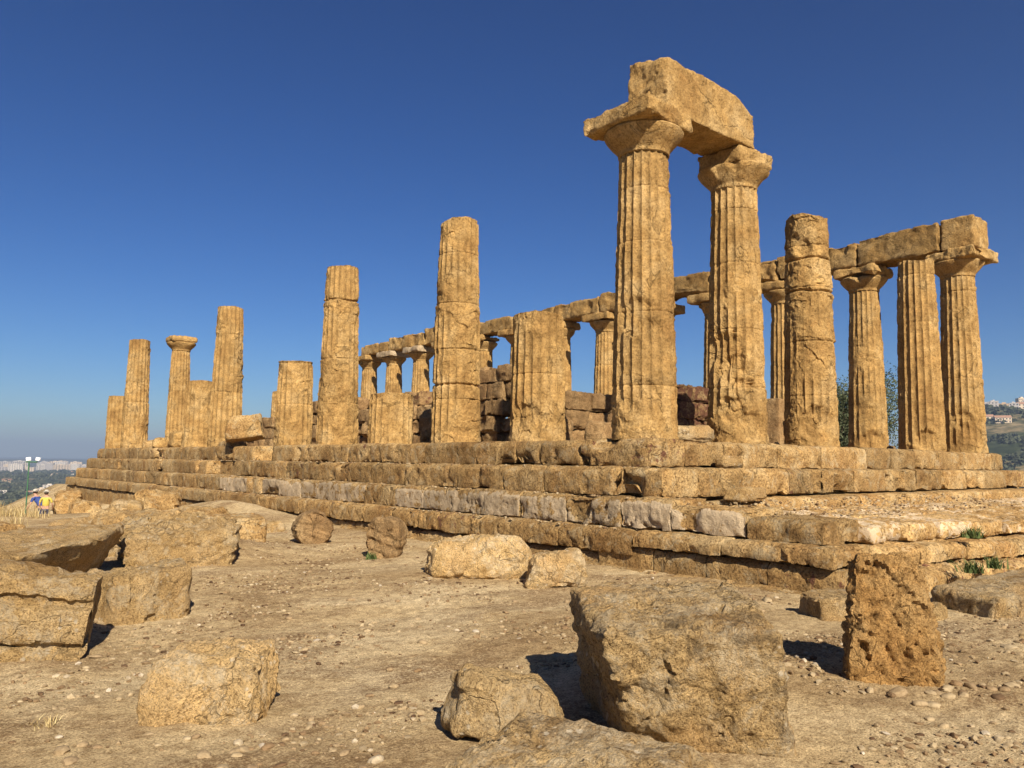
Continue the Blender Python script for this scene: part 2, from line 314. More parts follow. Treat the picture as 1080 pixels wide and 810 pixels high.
def ground_mat():
    m_, nt, b = new_mat('dusty_ground'); tc = N(nt, 'ShaderNodeTexCoord'); v = tc.outputs['Object']
    n1 = noise(nt, v, .55, 7, .6, .5); c = ramp(nt, [(.33, (.43,.305,.155)), (.5, (.58,.435,.235)), (.66, (.66,.52,.305))], n1).outputs[0]
    n2 = noise(nt, v, 9, 8, .72); c = mixc(nt, .8, c, ramp(nt, [(.38, (.62,.57,.52)), (.5, (1,1,1)), (.62, (1.22,1.22,1.22))], n2).outputs[0], 'MULTIPLY')
    n3 = noise(nt, v, 70, 5, .8); c = mixc(nt, .9, c, ramp(nt, [(.40, (.42,.36,.30)), (.49, (1,1,1)), (.6, (1.35,1.32,1.28))], n3).outputs[0], 'MULTIPLY')
    # brown litter lying in streaks
    mp = N(nt, 'ShaderNodeMapping'); mp.inputs['Rotation'].default_value = (0, 0, .6); mp.inputs['Scale'].default_value = (.5, 1.1, 1); nt.links.new(v, mp.inputs['Vector'])
    n4 = noise(nt, mp.outputs[0], .9, 6, .7); r4 = ramp(nt, [(.46, (0,0,0)), (.6, (1,1,1))], n4).outputs[0]
    n5 = noise(nt, v, 34, 6, .85); r5 = ramp(nt, [(.42, (0,0,0)), (.54, (1,1,1))], n5).outputs[0]
    mm = N(nt, 'ShaderNodeMath', operation='MULTIPLY'); nt.links.new(r4, mm.inputs[0]); nt.links.new(r5, mm.inputs[1])
    m2 = N(nt, 'ShaderNodeMath', operation='MULTIPLY'); nt.links.new(mm.outputs[0], m2.inputs[0]); m2.inputs[1].default_value = .75
    c = mixc(nt, m2.outputs[0], c, (.16,.085,.04))
    # farmland and scrub beyond the ridge
    f1 = noise(nt, v, .012, 8, .62, .3); fc = ramp(nt, [(.36, (.028,.036,.016)), (.47, (.05,.06,.026)), (.53, (.085,.08,.04)), (.6, (.22,.165,.085)), (.7, (.3,.235,.13))], f1).outputs[0]
    f2 = noise(nt, v, .09, 6, .7); fc = mixc(nt, .85, fc, ramp(nt, [(.4, (.4,.45,.35)), (.55, (1,1,1))], f2).outputs[0], 'MULTIPLY')
    ln = N(nt, 'ShaderNodeVectorMath', operation='LENGTH'); nt.links.new(v, ln.inputs[0])
    n9 = noise(nt, v, .2, 4); ma = N(nt, 'ShaderNodeMath', operation='MULTIPLY_ADD'); nt.links.new(n9, ma.inputs[0]); ma.inputs[1].default_value = 30; nt.links.new(ln.outputs['Value'], ma.inputs[2])
    mr = N(nt, 'ShaderNodeMapRange'); nt.links.new(ma.outputs[0], mr.inputs[0]); mr.inputs[1].default_value = 58; mr.inputs[2].default_value = 85
    c = mixc(nt, mr.outputs[0], mixc(nt, 1., c, (.82, .82, .82), 'MULTIPLY'), fc)
    nt.links.new(c, b.inputs['Base Color']); b.inputs['Roughness'].default_value = 1; b.inputs['Specular IOR Level'].default_value = .05
    h1 = noise(nt, v, 26, 8, .75); h2 = noise(nt, v, 110, 3, .7)
    s1 = N(nt, 'ShaderNodeMath', operation='MULTIPLY_ADD'); nt.links.new(h2, s1.inputs[0]); s1.inputs[1].default_value = .35; nt.links.new(h1, s1.inputs[2])
    bp = N(nt, 'ShaderNodeBump', Strength=.8, Distance=.035); nt.links.new(s1.outputs[0], bp.inputs['Height']); nt.links.new(bp.outputs[0], b.inputs['Normal'])
    return m_
M_ground = ground_mat()
g_o = mesh_obj('ground', np.stack([GXf, GYf, GZ], 1), GQ, M_ground); tag(g_o, kind='structure')
def gz(x, y): return float(terrain(np.array([x]), np.array([y]))[0])

# ------------------------------------------------------------------ the stepped platform
S = 3.07
rnd = random.Random(11)
plat = empty('temple_platform', (0, 0, -2.13), 'long stepped stone platform of weathered ochre blocks carrying the ruined columns', 'temple platform')
PL = (0, 0, -2.13)
XN, YW = 5*S+.8, 12*S+.8      # north and west faces of the top course
def run(p0, p1, outward, depth, z0, z1, res, seed, lmin=1.1, lmax=2.2, stucco=None, jit=.006, amp=.017, rnd_=.012, cutf=.05, zf=None, skip=(), tone=(.74, 1.14)):
    """a row of separate blocks from p0 to p1, face line on p0-p1, body behind it"""
    rg = random.Random(seed); parts = []
    p0 = np.array(p0, float); p1 = np.array(p1, float); Lt = np.linalg.norm(p1-p0); u = (p1-p0)/Lt; n = np.array(outward, float)
    s = 0; k = 0
    while s < Lt-.05:
        l = rg.uniform(lmin, lmax)
        if Lt-s-l < lmin*.6: l = Lt-s
        e = s+l; g = rg.uniform(.004, .011)*(1 if (p0[1]+u[1]*s) < 9 else .1); k += 1
        a = p0+u*(s+g); b = p0+u*(e-g); o_ = n*rg.uniform(-jit, jit)
        dz = rg.uniform(-.012, .008); mid = (a+b)/2
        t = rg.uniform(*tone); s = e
        if any(abs(mid[0]-qx) < 1.0 and abs(mid[1]-qy) < 1.0 for qx, qy in skip): continue
        dist = math.hypot(mid[0]-CAM[0], mid[1]-CAM[1]); rs = min(res, .06)*max(1., dist/17) if outward in ((-1, 0), (0, -1)) else res*max(1., dist/13)
        za, zb = (z0, z1) if zf is None else zf(mid)
        q = [a+o_, b+o_, b-n*depth, a-n*depth]
        cr = np.cross(np.append(q[1]-q[0], 0), np.append(q[3]-q[0], 0))[2]
        if cr < 0: q = [q[1], q[0], q[3], q[2]]
        cor = [(x, y, za) for x, y in q]+[(x, y, zb+dz) for x, y in q]
        pale = 0
        if stucco and stucco(mid, rg): pale = rg.uniform(.50, .66)
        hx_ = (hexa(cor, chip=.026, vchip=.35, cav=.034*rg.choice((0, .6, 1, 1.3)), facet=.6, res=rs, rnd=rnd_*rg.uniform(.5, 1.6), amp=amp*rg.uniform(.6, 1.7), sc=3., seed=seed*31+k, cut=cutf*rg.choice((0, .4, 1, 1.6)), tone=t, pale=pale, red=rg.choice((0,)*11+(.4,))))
        Vx = hx_[0]; df = (Vx[:, :2]-p0) @ n; fr_ = ss(df, -.16, -.02)
        wr = fr_*((.08 if dist < 20 else .05)*ss(Vx[:, 2], zb-(.13 if dist < 20 else .09), zb+.005)**1.5)*(1+.9*fbm(Vx*2.3, 3, seed+3)); Vx[:, 0] -= n[0]*wr; Vx[:, 1] -= n[1]*wr; Vx[:, 2] -= .012*fr_*ss(Vx[:, 2], zb-.06, zb)
        if pale:
            dface = (hx_[0][:, :2]-p0) @ n; hx_[2][:, 1] *= ss(dface, -.09, -.03)
        parts.append(hx_)
    return parts
def course(name, xs, ys_front, front_pts, z0, z1, res, seed, depth=1.0, **kw):
    off = -.8-xs
    parts = run((xs, -0.0+ys_front), (xs, YW+off), (-1, 0), depth, z0, z1, res, seed, **kw)
    for q in range(len(front_pts)-1):
        parts += run(front_pts[q], front_pts[q+1], (0, -1), depth, z0, z1, res, seed+7+q, **kw)
    kw2 = dict(kw); kw2['stucco'] = None
    parts += run((xs+1, YW+off), (XN+off, YW+off), (0, 1), depth, z0, z1, res*2, seed+20, **kw2)
    parts += run((XN+off, ys_front+1), (XN+off, YW+off), (1, 0), depth, z0, z1, res*2, seed+21, **kw2)
    V, Q, T = join(parts); return mesh_obj(name, sub(V, PL), Q, M_step, plat, T)
E1x = XN
course('step', -.8, -.8, [(.2, -.8), (XN, -.8)], -.515, 0.0, .045, 101, cutf=.13, skip=[(-.8, 15.2)])
course('step', -1.2, -1.4, [(-.2, -1.4), (XN+.4, -1.4)], -1.03, -.52, .045, 201, cutf=.13, skip=[(-1.2, 18.5)])
st = lambda mid, rg: mid[0] < -1.5 and -4.3 < mid[1] < 16 and rg.random() < .85
st2 = lambda mid, rg: -3.2 < mid[1] < 17 and rg.random() < .85
# the third course runs out under the paved east terrace
c3 = run((-1.6, -4.5), (-1.6, YW+.8), (-1, 0), 1.0, -1.53, -1.035, .04, 301, stucco=st2, lmin=1.0, lmax=1.5,
         zf=lambda mid: (-1.53, -1.035 - .22*max(0, min(1, (-1.6-mid[1])/2.9))), cutf=.05)
c3 += run((1, -1.8), (XN+.6, -1.85), (0, -1), 1.0, -1.40, -1.065, .05, 311, cutf=.04, tone=(1., 1.2))
c3 += run((-.6, YW+.8), (XN+.8, YW+.8), (0, 1), 1.0, -1.53, -1.035, .09, 321)
c3 += run((XN+.8, -1), (XN+.8, YW+.8), (1, 0), 1.0, -1.53, -1.035, .09, 322)
V, Q, T = join(c3); mesh_obj('step', sub(V, PL), Q, M_step, plat, T)
def fy(x): return -4.5-.6*min(1, max(0, (x+1.6)/7.6))
tp = []; rg = random.Random(5)
rows = [(-1.75, -2.75), (-2.75, -3.65), (-3.65, None)]
for ri, (ya, yb) in enumerate(rows):
    x = -.62 if ri < 2 else -.6
    while x < XN+1.2:
        l = rg.uniform(.75, 1.5); x1 = x+l-.012; mx = (x+x1)/2
        yb_ = yb if yb is not None else fy(mx)+rg.uniform(-.05, .05)
        def zt(y): return -1.21-.10*max(0, min(1, (mx+1)/7))-.02*(-1.8-y)+.11*max(0, 1-abs(mx+.6)/1.5)*max(0, (y+4.4)/2.6)
        za = zt(ya); zb = zt(yb_)-(.02 if yb is None else 0); sg = -.15*max(0, min(1, (mx+1)/7))
        j = [rg.uniform(-.03, .03) for _ in range(4)]; zj = [rg.uniform(-.02, .015) for _ in range(4)]
        cor = [(x, yb_+j[0], -1.53+sg), (x1, yb_+j[1], -1.53+sg), (x1, ya-.012, -1.53+sg), (x, ya-.012, -1.53+sg),
               (x, yb_+j[0], zb+zj[0]), (x1, yb_+j[1], zb+zj[1]), (x1, ya-.012, za+zj[2]), (x, ya-.012, za+zj[3])]
        d = math.hypot(mx-CAM[0], ya-CAM[1])
        tp.append(hexa(cor, res=.045*max(1, d/12), rnd=.05, amp=.03, sc=2.4, seed=900+len(tp), cut=.05*rg.choice((0, .5, 1)), tone=rg.uniform(1.25, 1.5), pale=rg.choice((.35, .42, .5)), red=0, cav=.03, chip=.05))
        x += l
V, Q, T = join(tp); mesh_obj('terrace_paving', sub(V, PL), Q, M_step, plat, T)
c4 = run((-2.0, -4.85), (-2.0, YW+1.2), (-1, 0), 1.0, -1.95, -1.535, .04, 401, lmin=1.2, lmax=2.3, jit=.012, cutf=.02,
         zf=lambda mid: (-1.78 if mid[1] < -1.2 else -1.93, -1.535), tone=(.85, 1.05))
for xa, xb in ((-1.0, 2.5), (2.5, 6), (6, XN+1.2)):
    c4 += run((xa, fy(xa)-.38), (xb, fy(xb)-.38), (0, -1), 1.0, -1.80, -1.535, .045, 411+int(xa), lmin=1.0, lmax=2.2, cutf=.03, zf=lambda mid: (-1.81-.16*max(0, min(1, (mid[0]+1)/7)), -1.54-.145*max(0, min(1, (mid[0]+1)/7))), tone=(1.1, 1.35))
c4 += run((XN+1.2, -3), (XN+1.2, YW+1.2), (1, 0), 1.0, -1.95, -1.53, .09, 422)
c4 += run((-1, YW+1.2), (XN+1.2, YW+1.2), (0, 1), 1.0, -1.95, -1.53, .09, 423)
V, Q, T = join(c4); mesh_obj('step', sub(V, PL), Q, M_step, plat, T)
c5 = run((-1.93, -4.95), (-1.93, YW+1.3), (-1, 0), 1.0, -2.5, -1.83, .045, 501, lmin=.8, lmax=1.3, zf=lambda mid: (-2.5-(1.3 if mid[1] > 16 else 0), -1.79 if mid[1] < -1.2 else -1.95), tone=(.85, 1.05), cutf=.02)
for xa, xb in ((-.9, 2.5), (2.5, 6), (6, XN+1.4)):
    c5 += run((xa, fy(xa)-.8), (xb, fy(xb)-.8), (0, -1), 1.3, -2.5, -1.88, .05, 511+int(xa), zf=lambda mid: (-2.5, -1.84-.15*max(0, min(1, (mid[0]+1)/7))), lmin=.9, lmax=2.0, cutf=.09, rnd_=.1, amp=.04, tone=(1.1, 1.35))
c5 += run((XN+1.3, -3), (XN+1.3, YW+1.3), (1, 0), 1.0, -4, -1.96, .12, 522)
c5 += run((-1, YW+1.3), (XN+1.3, YW+1.3), (0, 1), 1.0, -4, -1.96, .12, 523)
c5 += run((-2.22, -5.0), (-2.22, 16), (-1, 0), .7, -2.5, -2.115, .045, 531, lmin=1.0, lmax=1.8, jit=.05, rnd_=.06)
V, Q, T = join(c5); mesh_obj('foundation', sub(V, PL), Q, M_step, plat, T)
# worn floor inside: a grid that fills the top
fx = np.linspace(.1, XN-.1, 110); fyy = np.linspace(.1, YW-.1, 260)
FX, FY = np.meshgrid(fx, fyy, indexing='ij'); P = np.stack([FX.ravel(), FY.ravel(), 0*FX.ravel()], 1)
FZ = -.06+.05*fbm(P*1.2, 4, 71)
ii = np.arange(FX.size).reshape(FX.shape)
mesh_obj('floor', sub(np.stack([P[:, 0], P[:, 1], FZ], 1), PL), np.stack([ii[:-1, :-1], ii[1:, :-1], ii[1:, 1:], ii[:-1, 1:]], -1).reshape(-1, 4), M_step, plat)
# rubble core closing the treads behind the facing blocks
core = [hexa(box8(-1.0+.3, XN+.7, -1.0, YW+.7, -3.2, -.56), res=1.2, rnd=.02, amp=.0, seed=1),
        hexa(box8(-1.5, XN+.9, -1.5, YW+.9, -3.2, -1.09), res=1.2, rnd=.02, amp=0, seed=2),
        hexa(box8(-1.2, XN+.9, -4.1, -1.2, -3.2, -1.56), res=1.2, rnd=.02, amp=0, seed=3)]
V, Q, T = join(core); mesh_obj('core', sub(V, PL), Q, M_step, plat, T)

# ------------------------------------------------------------------ columns
RB, RT, HN = .665, .515, 5.6
def shaft(H, seed, nth, dz, erode=.35, base_erode=.6, lump=.02, top_rough=.04, bites=(), bands=(), lean=0, cracks=()):
    nz = max(8, int(H/dz)); z = np.linspace(0, H, nz+1); th = np.linspace(0, 2*np.pi, nth, endpoint=False)+.11
    Z, TH = np.meshgrid(z, th, indexing='ij'); Zf, Tf = Z.ravel(), TH.ravel()
    t = Zf/HN; R0_ = RB+(RT-RB)*t+.012*np.sin(np.pi*np.clip(t, 0, 1))
    rg = random.Random(seed)
    js = [0]; 
    while js[-1] < H: js.append(js[-1]+rg.uniform(.95, 1.5))
    di = np.searchsorted(np.array(js), Zf, side='right')-1
    P = np.stack([np.cos(Tf)*R0_, np.sin(Tf)*R0_, Zf], 1); A = P+np.array([seed*5.3, seed*2.1, 0])
    dr = np.array([rg.uniform(-.012, .006) for _ in range(len(js)+1)])[di]
    fr = np.modf((Tf*20/(2*np.pi)+40))[0]*2-1
    flute = (.078*R0_/RB)*np.sqrt(np.clip(1-fr**2, 0, 1))**1.1
    er = ss(fbm(A*np.array([1.1, 1.1, .8]), 4, seed), .28-erode*.75, .62-erode*.6)
    er = np.maximum(er, base_erode*1.25*ss(.85-Zf+.9*fbm(A*1.5, 3, seed+2), 0, .45))
    er = np.maximum(er, .8*ss(Zf-H+.35+.2*fbm(A*2, 2, seed+4), 0, .5)) if H < HN-.05 else er
    for (a, b) in bands:
        er = np.maximum(er, ss(Zf, a-.1, a)*(1-ss(Zf, b, b+.1)))
    er = np.clip(er, 0, 1)
    rough = fbm(A*4.2, 5, seed+6, .65)+.5*facets(A*np.array([3, 3, 5.])+.5*vn(A*3, 1)[:, None], seed); rr = ridge(A*2.2, 4, seed+8)
    ff = fbm(A*13, 3, seed+33, .7)
    r = R0_+dr-flute*(1-er)-er*(.035+.045*rough-.018*rr) - lump*.6*(1-er)*np.maximum(0, rough)-.010*np.maximum(0, ff)*(.5+er)
    arris = np.abs(fr)**6; r -= .02*arris*(1-er)*ss(fbm(A*5, 3, seed+11), -.1, .35)
    for jz in js[1:-1] if js[-1] >= H else js[1:]:
        w_ = .012+.02*np.maximum(0, fbm(A*2.5, 2, seed+15)); r -= (.02+.05*er*np.maximum(0, rough))*np.exp(-((Zf-jz-.008*rough)/w_)**2)
    for zc in cracks: r -= .075*np.exp(-((Zf-zc-.035*vn(P*2.5, seed)-.015*rough)/.028)**2)
    for (ta, zb_, rad, dep) in bites:     # big losses: angle (deg from +X), height, size, depth
        dth = (Tf-R_(ta)+np.pi) % (2*np.pi)-np.pi; q = ((dth*.6)**2+(Zf-zb_)**2)/(rad*rad)*(1+.5*rough)
        r -= dep*(1-ss(q, .35, 1.0))*(.8+.35*rr)
    Zo = Zf+np.where(Zf > H-1e-6, 0, 0)
    topw = ss(Zf, H-.25, H); Zo = Zo+topw*top_rough*1.6*fbm(P*np.array([2.2, 2.2, 0])+seed, 3, seed+19)
    r -= topw*(H < HN-.05)*.03*np.abs(rr)
    V = np.stack([np.cos(Tf)*r+lean*Zf, np.sin(Tf)*r, Zo], 1)
    idx = np.arange(V.shape[0]).reshape(nz+1, nth); nxt = np.roll(idx, -1, 1)
    Q = [np.stack([idx[:-1], nxt[:-1], nxt[1:], idx[1:]], -1).reshape(-1, 4)]
    # broken top surface
    rings = 7; last = idx[-1]; base = V[last]
    cen = base.mean(0); off = len(V); VV = [V]
    for k in range(1, rings+1):
        s_ = 1-k/(rings+.0) if k < rings else .02
        q = cen+(base-cen)*s_; q[:, 2] = cen[2]+(base[:, 2]-cen[2])*s_+.03*min(k, 2)/2*fbm(q*5+seed, 3, seed+23)*(1+top_rough*10)
        VV.append(q); cur = np.arange(off, off+nth); Q.append(np.stack([last, np.roll(last, -1), np.roll(cur, -1), cur], -1)); last = cur; off += nth
    V = np.vstack(VV); Q = np.vstack(Q)
    T = np.zeros((len(V), 3)); tn = np.array([rg.uniform(.88, 1.08) for _ in range(len(js)+1)])
    T[:, 0] = tn[np.clip(np.searchsorted(np.array(js), V[:, 2], side='right')-1, 0, len(js))]
    T[:, 1] = .25; T[:, 2] = .25
    return V, Q, T
def echinus(seed, nth, chip=.03, z0=HN-.01, h=.50, R1=.80, bites=()):
    prof = [(RT-.03, 0), (RT, .01), (RT-.012, .04), (RT+.01, .07), (RT-.002, .1), (RT+.03, .13), (.60, .19), (.67, .26), (.73, .33), (.775, .39), (R1, .44), (R1, .47), (R1-.03, .5), (.6, .5), (.02, .5)]
    pr = np.array(prof); s_ = np.concatenate([[0], np.cumsum(np.hypot(*np.diff(pr, axis=0).T))]); k = np.linspace(0, s_[-1], 34)
    r = np.interp(k, s_, pr[:, 0]); z = np.interp(k, s_, pr[:, 1])*h/.5; th = np.linspace(0, 2*np.pi, nth, endpoint=False)
    Rg, TH = np.meshgrid(r, th, indexing='ij'); Zg = np.repeat(z[:, None], nth, 1)
    P = np.stack([(Rg*np.cos(TH)).ravel(), (Rg*np.sin(TH)).ravel(), Zg.ravel()+z0], 1)
    A = P*3+seed*3.3; ch = ss(fbm(A*.5, 3, seed), .12, .5)
    f = 1-chip*1.2*(fbm(A, 4, seed+2)*.5+.5)-chip*5*ch*(.4+.6*ss(P[:, 2], z0+.1, z0+.4)*1.)
    for (ta, rad, dep) in bites:
        dth = (TH.ravel()-R_(ta)+np.pi) % (2*np.pi)-np.pi; f -= dep*(1-ss(np.abs(dth)/R_(rad), .6, 1.))*ss(P[:, 2], z0+.12, z0+.35)
    P[:, 0] *= f; P[:, 1] *= f
    idx = np.arange(len(P)).reshape(len(r), nth); nx = np.roll(idx, -1, 1)
    Q = np.stack([idx[:-1], nx[:-1], nx[1:], idx[1:]], -1).reshape(-1, 4)
    T = np.zeros((len(P), 3)); T[:, 0] = 1
    return P, Q, T
def abacus(seed, z0, z1, w_=.86, drop=(0, 0, 0, 0), res=.04, rnd_=.05, amp=.03, cut=.06, ox=0, oy=0):
    q = [(-w_, -w_), (w_, -w_), (w_, w_), (-w_, w_)]
    q = [(x*(1-d)+ox, y*(1-d)+oy) for (x, y), d in zip(q, drop)]
    cor = [(x, y, z0) for x, y in q]+[(x, y, z1) for x, y in q]
    return hexa(cor, res=res, rnd=rnd_, amp=amp, seed=seed, cut=cut, sc=2.8)
CG = 'columns of the ruined temple'
def column(x, y, H, label, seed, q=1, cap=False, erode=.35, base_erode=.6, cat='column', capkw=None, abkw=None, newab=False, name='temple_column', **kw):
    o = empty(name, (x, y, -.01), label, cat, CG)
    nth, dz = {0: (360, .02), 1: (240, .03), 2: (160, .05), 3: (120, .08)}[q]
    V, Q, T = shaft(H, seed, nth, dz, erode, base_erode, **kw); mesh_obj('shaft', V, Q, M_col, o, T)
    if cap:
        c = mesh_obj('capital', *echinus_args(seed, nth, capkw), o, None) if False else None
        V, Q, T = echinus(seed, max(80, nth//2), **(capkw or {})); e = mesh_obj('echinus', V, Q, M_col, o, T)
        if abkw is not False:
            V, Q, T = abacus(seed+3, 6.09, 6.44, res=.04 if q < 2 else .09, **(abkw or {})); mesh_obj('abacus', V, Q, M_new if newab else M_col, o, T)
    return o
# south flank, from the tall corner column westwards
column(0, 0, HN, 'tallest fluted column at the near corner, its capital under the left end of the beam', 1, 0, True, .22, .8,
       capkw=dict(chip=.02, bites=[(-20, 22, .13)]), abkw=dict(drop=(.0, .2, .3, .0), cut=.04, rnd_=.05, amp=.035), bites=[(205, 2.35, .42, .07), (235, 2.05, .3, .05), (215, .75, .45, .05)], top_rough=0)
column(0, S, 2.84, 'stub of a fluted column between the tallest corner column and a tall bare shaft', 2, 0, False, .25, .75, bites=[(200, .45, .45, .12)], top_rough=.02)
column(0, 2*S, 5.63, 'tall bare pitted shaft without capital, first tall one left of the corner column', 3, 0, False, .38, .4, cracks=[1.45], top_rough=.07)
column(0, 3*S, 1.4, 'low wide drum stump between two tall bare shafts', 4, 1, False, .2, .35, top_rough=.02)
column(0, 4*S, 5.55, 'tall bare shaft with a pale smooth repair and a wide crack below its top drum', 5, 1, False, .5, .5, cracks=[4.48], bands=[(.9, 1.6), (4.3, 4.5)], bites=[(220, 4.35, .12, .06)], top_rough=.03)
column(0, 5*S, 2.84, 'squat fluted column stub standing just right of the tilted fallen block', 6, 1, False, .25, .6, top_rough=.02)
column(0, 7*S, 5.56, 'tall bare leaning-looking shaft just left of the tilted fallen block', 7, 1, False, .45, .5, top_rough=.03)
column(0, 8*S, 2.82, 'low column stub tucked against the left side of a tall bare shaft', 8, 2, False, .35, .6, top_rough=.02)
column(0, 11*S, 5.58, 'tall bare column at the far left end with a shorter stub behind its left side', 9, 2, False, .5, .5, top_rough=.03)
column(0, 12*S, 2.84, 'leftmost column stub at the far corner of the platform', 10, 2, False, .4, .5, top_rough=.02)
# east front
column(S, 0, HN, 'second column under the beam, its lower shaft deeply gouged and its capital part restored', 11, 0, True, .25, 1.,
       capkw=dict(chip=.03, bites=[(200, 28, .12)]), abkw=dict(drop=(.38, .28, .3, .35), cut=.05, amp=.03, rnd_=.03),
       bites=[(210, 1.55, .4, .12), (230, 1.1, .35, .14), (205, .7, .35, .12), (245, .35, .4, .12), (190, 2.0, .45, .1)], top_rough=0)
column(2*S, 0, 5.66, 'thick eroded column without capital, right of the two columns joined by the beam', 12, 0, False, .55, 1., cracks=[3.75, 4.55], bands=[(3.7, 5.7)], bites=[(225, .5, .5, .12), (200, 4.8, .25, .08)], top_rough=.08)
column(4*S, 0, 5.59, 'fluted column without capital between the two columns whose capitals carry the long beam at right', 13, 1, False, .08, .45, bites=[(215, .3, .35, .12)], top_rough=.06)
column(5*S, 0, HN, 'rightmost column, with wide cracked capital under the end block of the long beam', 14, 1, True, .12, .7, abkw=dict(cut=.1, drop=(.0, -.06, .0, .2), amp=.04), bites=[(200, 1.0, .35, .08)], top_rough=0)
# north flank, under the long beam
NL = {1: 'column with a round eroded capital seen through the gap right of the thick eroded column',
      2: 'shaded column under the long beam, seen between the second beam column and the thick eroded one',
      3: 'column of the long beam almost hidden behind the second column of the tall pair',
      4: 'column of the long beam hidden behind the tallest corner column',
      5: 'slender column with flaring capital seen just left of the tallest corner column',
      6: 'column with split capital showing at the right side of the fluted stub',
      7: 'column of the long beam hidden behind the fluted stub near the tallest column',
      8: 'capital and shaft seen just right of the first tall bare shaft, below the long beam',
      9: 'column of the long beam hidden behind the first tall bare shaft',
      10: 'small distant column with pale new abacus slab, first left of the tall pitted shaft',
      11: 'small distant column in the middle of the three at the far end of the long beam',
      12: 'small distant column at the left end of the long beam'}
for k in range(1, 13):
    q = 2 if k < 6 else 3
    column(5*S, k*S, HN, NL[k], 20+k, q, True, .15 if k < 5 else .35, .6, newab=k in (10, 11),
           capkw=dict(chip=.05), abkw=(dict(amp=.05, cut=.12, rnd_=.1, drop=(.1, .15, .1, .1)) if k in (1, 2, 6, 8) else None),
           bites=[(225, .35, .45, .16)] if k == 1 else (), top_rough=0)
# west front
column(S, 12*S, HN, 'slim distant column keeping its round capital, at the left end of the temple', 41, 2, True, .3, .5, abkw=dict(w_=.7, cut=.1, rnd_=.12), top_rough=0)
column(2*S, 12*S, 5.0, 'distant bare shaft hidden behind the tall shaft left of the tilted block', 42, 3, False, .4, .5)
column(3*S, 12*S, 3.7, 'small distant stub showing over the tilted fallen block', 43, 3, False, .4, .5, top_rough=.02)
column(4*S, 12*S, 4.8, 'distant bare shaft hidden behind the tall shaft with the cracked top drum', 44, 3, False, .4, .5)

# ------------------------------------------------------------------ beams
def beam(x0, x1, y0, y1, z0, z1, label, seed, res=.06, pts=None, **kw):
    cor = box8(x0, x1, y0, y1, z0, z1) if pts is None else pts
    return thing_hexa('architrave_block', cor, M_col, label, 'stone beam', 'beam blocks lying on the columns', res=res, seed=seed, **kw)
b0 = box8(.02, 3.12, -.55, .5, 6.45, 7.5)
b0[4] = (.08, -.52, 7.6); b0[5] = (3.1, -.53, 7.5); b0[6] = (3.1, .48, 7.58); b0[7] = (.12, .5, 7.82); b0[1] = (3.1, -.55, 6.45); b0[2] = (3.1, .5, 6.45)
def big_beam():
    c = np.asarray(b0, float); loc = np.array([1.5, 0, 6.45])
    V, Q, T = hexa(c, res=.032, rnd=.03, amp=.022, seed=61, sc=2.6, cut=.0)
    # broken upper edges: rough south end, sloping right shoulder
    w_ = ss(V[:, 2], 6.7, 7.5); V[:, 0] = np.where(V[:, 0] > 2.2, V[:, 0]+.28*(1-w_)*0+.0, V[:, 0])
    sh_ = ss(V[:, 0], 2.35, 3.1)*w_; V[:, 2] -= sh_*.26*(1+.4*fbm(V*3, 3, 5))
    e = 1-ss(V[:, 0], .02, .35); V[:, 0] += e*.07*(fbm(V*4, 4, 9)+.4); V[:, 2] -= e*w_*.06*(1+fbm(V*3, 3, 12))
    top = ss(V[:, 2], 7.2, 7.45); V[:, 2] += top*.05*fbm(V*np.array([2.2, 2.2, 0]), 4, 19)
    o = mesh_obj('architrave_block', sub(V, loc), Q, M_col, None, T); o.location = loc
    return tag(o, 'single massive beam block lying across the two tallest columns', 'stone beam', 'beam blocks lying on the columns')
big_beam()
BL = ['long beam block between the rightmost column and the round-capital column, darkest and roughest',
      'beam block left of the darkest right-hand one, meeting the thick eroded column',
      'beam block visible just left of the thick eroded column',
      'arched beam block seen between the two tallest columns',
      'beam block mostly behind the tallest corner column',
      'beam block with bright top touching the left side of the tallest corner column',
      'beam block above the split capital, left of the tallest column',
      'beam block rising just above the fluted stub',
      'beam block immediately right of the first tall bare shaft',
      'tall upright beam block peeking left of the first tall bare shaft',
      'pale and brown beam block over the small distant columns',
      'leftmost low beam block over the last small distant column']
tops = [7.40, 7.36, 7.34, 7.42, 7.36, 7.28, 7.2, 7.15, 7.2, 7.5, 7.3, 7.12]
rg = random.Random(77)
for k in range(12):
    y0 = k*S+(.32 if k == 0 else .02); y1 = (k+1)*S-.02
    if k == 9: y0 += .0; y1 -= .9
    if k == 10: y0 -= .95
    if k == 11: y1 += .35
    cor = box8(5*S-.52, 5*S+.5, y0, y1, 6.45, tops[k]); cor = [list(c_) for c_ in cor]
    for q in range(4, 8): cor[q][2] += rg.uniform(-.06, .05)
    V, Q, T = hexa(cor, res=.07 if k < 6 else .1, rnd=.07, amp=.045, sc=2.2, seed=70+k, cut=.1, tone=.72 if k in (0, 3, 6) else rg.uniform(.8, 1.))
    mid = (y0+y1)/2; u = (V[:, 1]-mid)/((y1-y0)/2)
    if k in (3, 6, 2): V[:, 2] += .22*np.clip(1-u**2, 0, 1)*(1-ss(V[:, 2], 6.4, 6.9))
    loc = np.array([5*S, mid, 6.45]); o = mesh_obj('architrave_block', sub(V, loc), Q, M_col, None, T); o.location = loc
    tag(o, BL[k], 'stone beam', 'beam blocks lying on the columns')
beam(5*S-.45, 5*S+.72, -.72, .3, 6.45, 7.48, 'squared end block standing on the rightmost capital', 90, res=.045, rnd=.05, amp=.02, cut=.04)

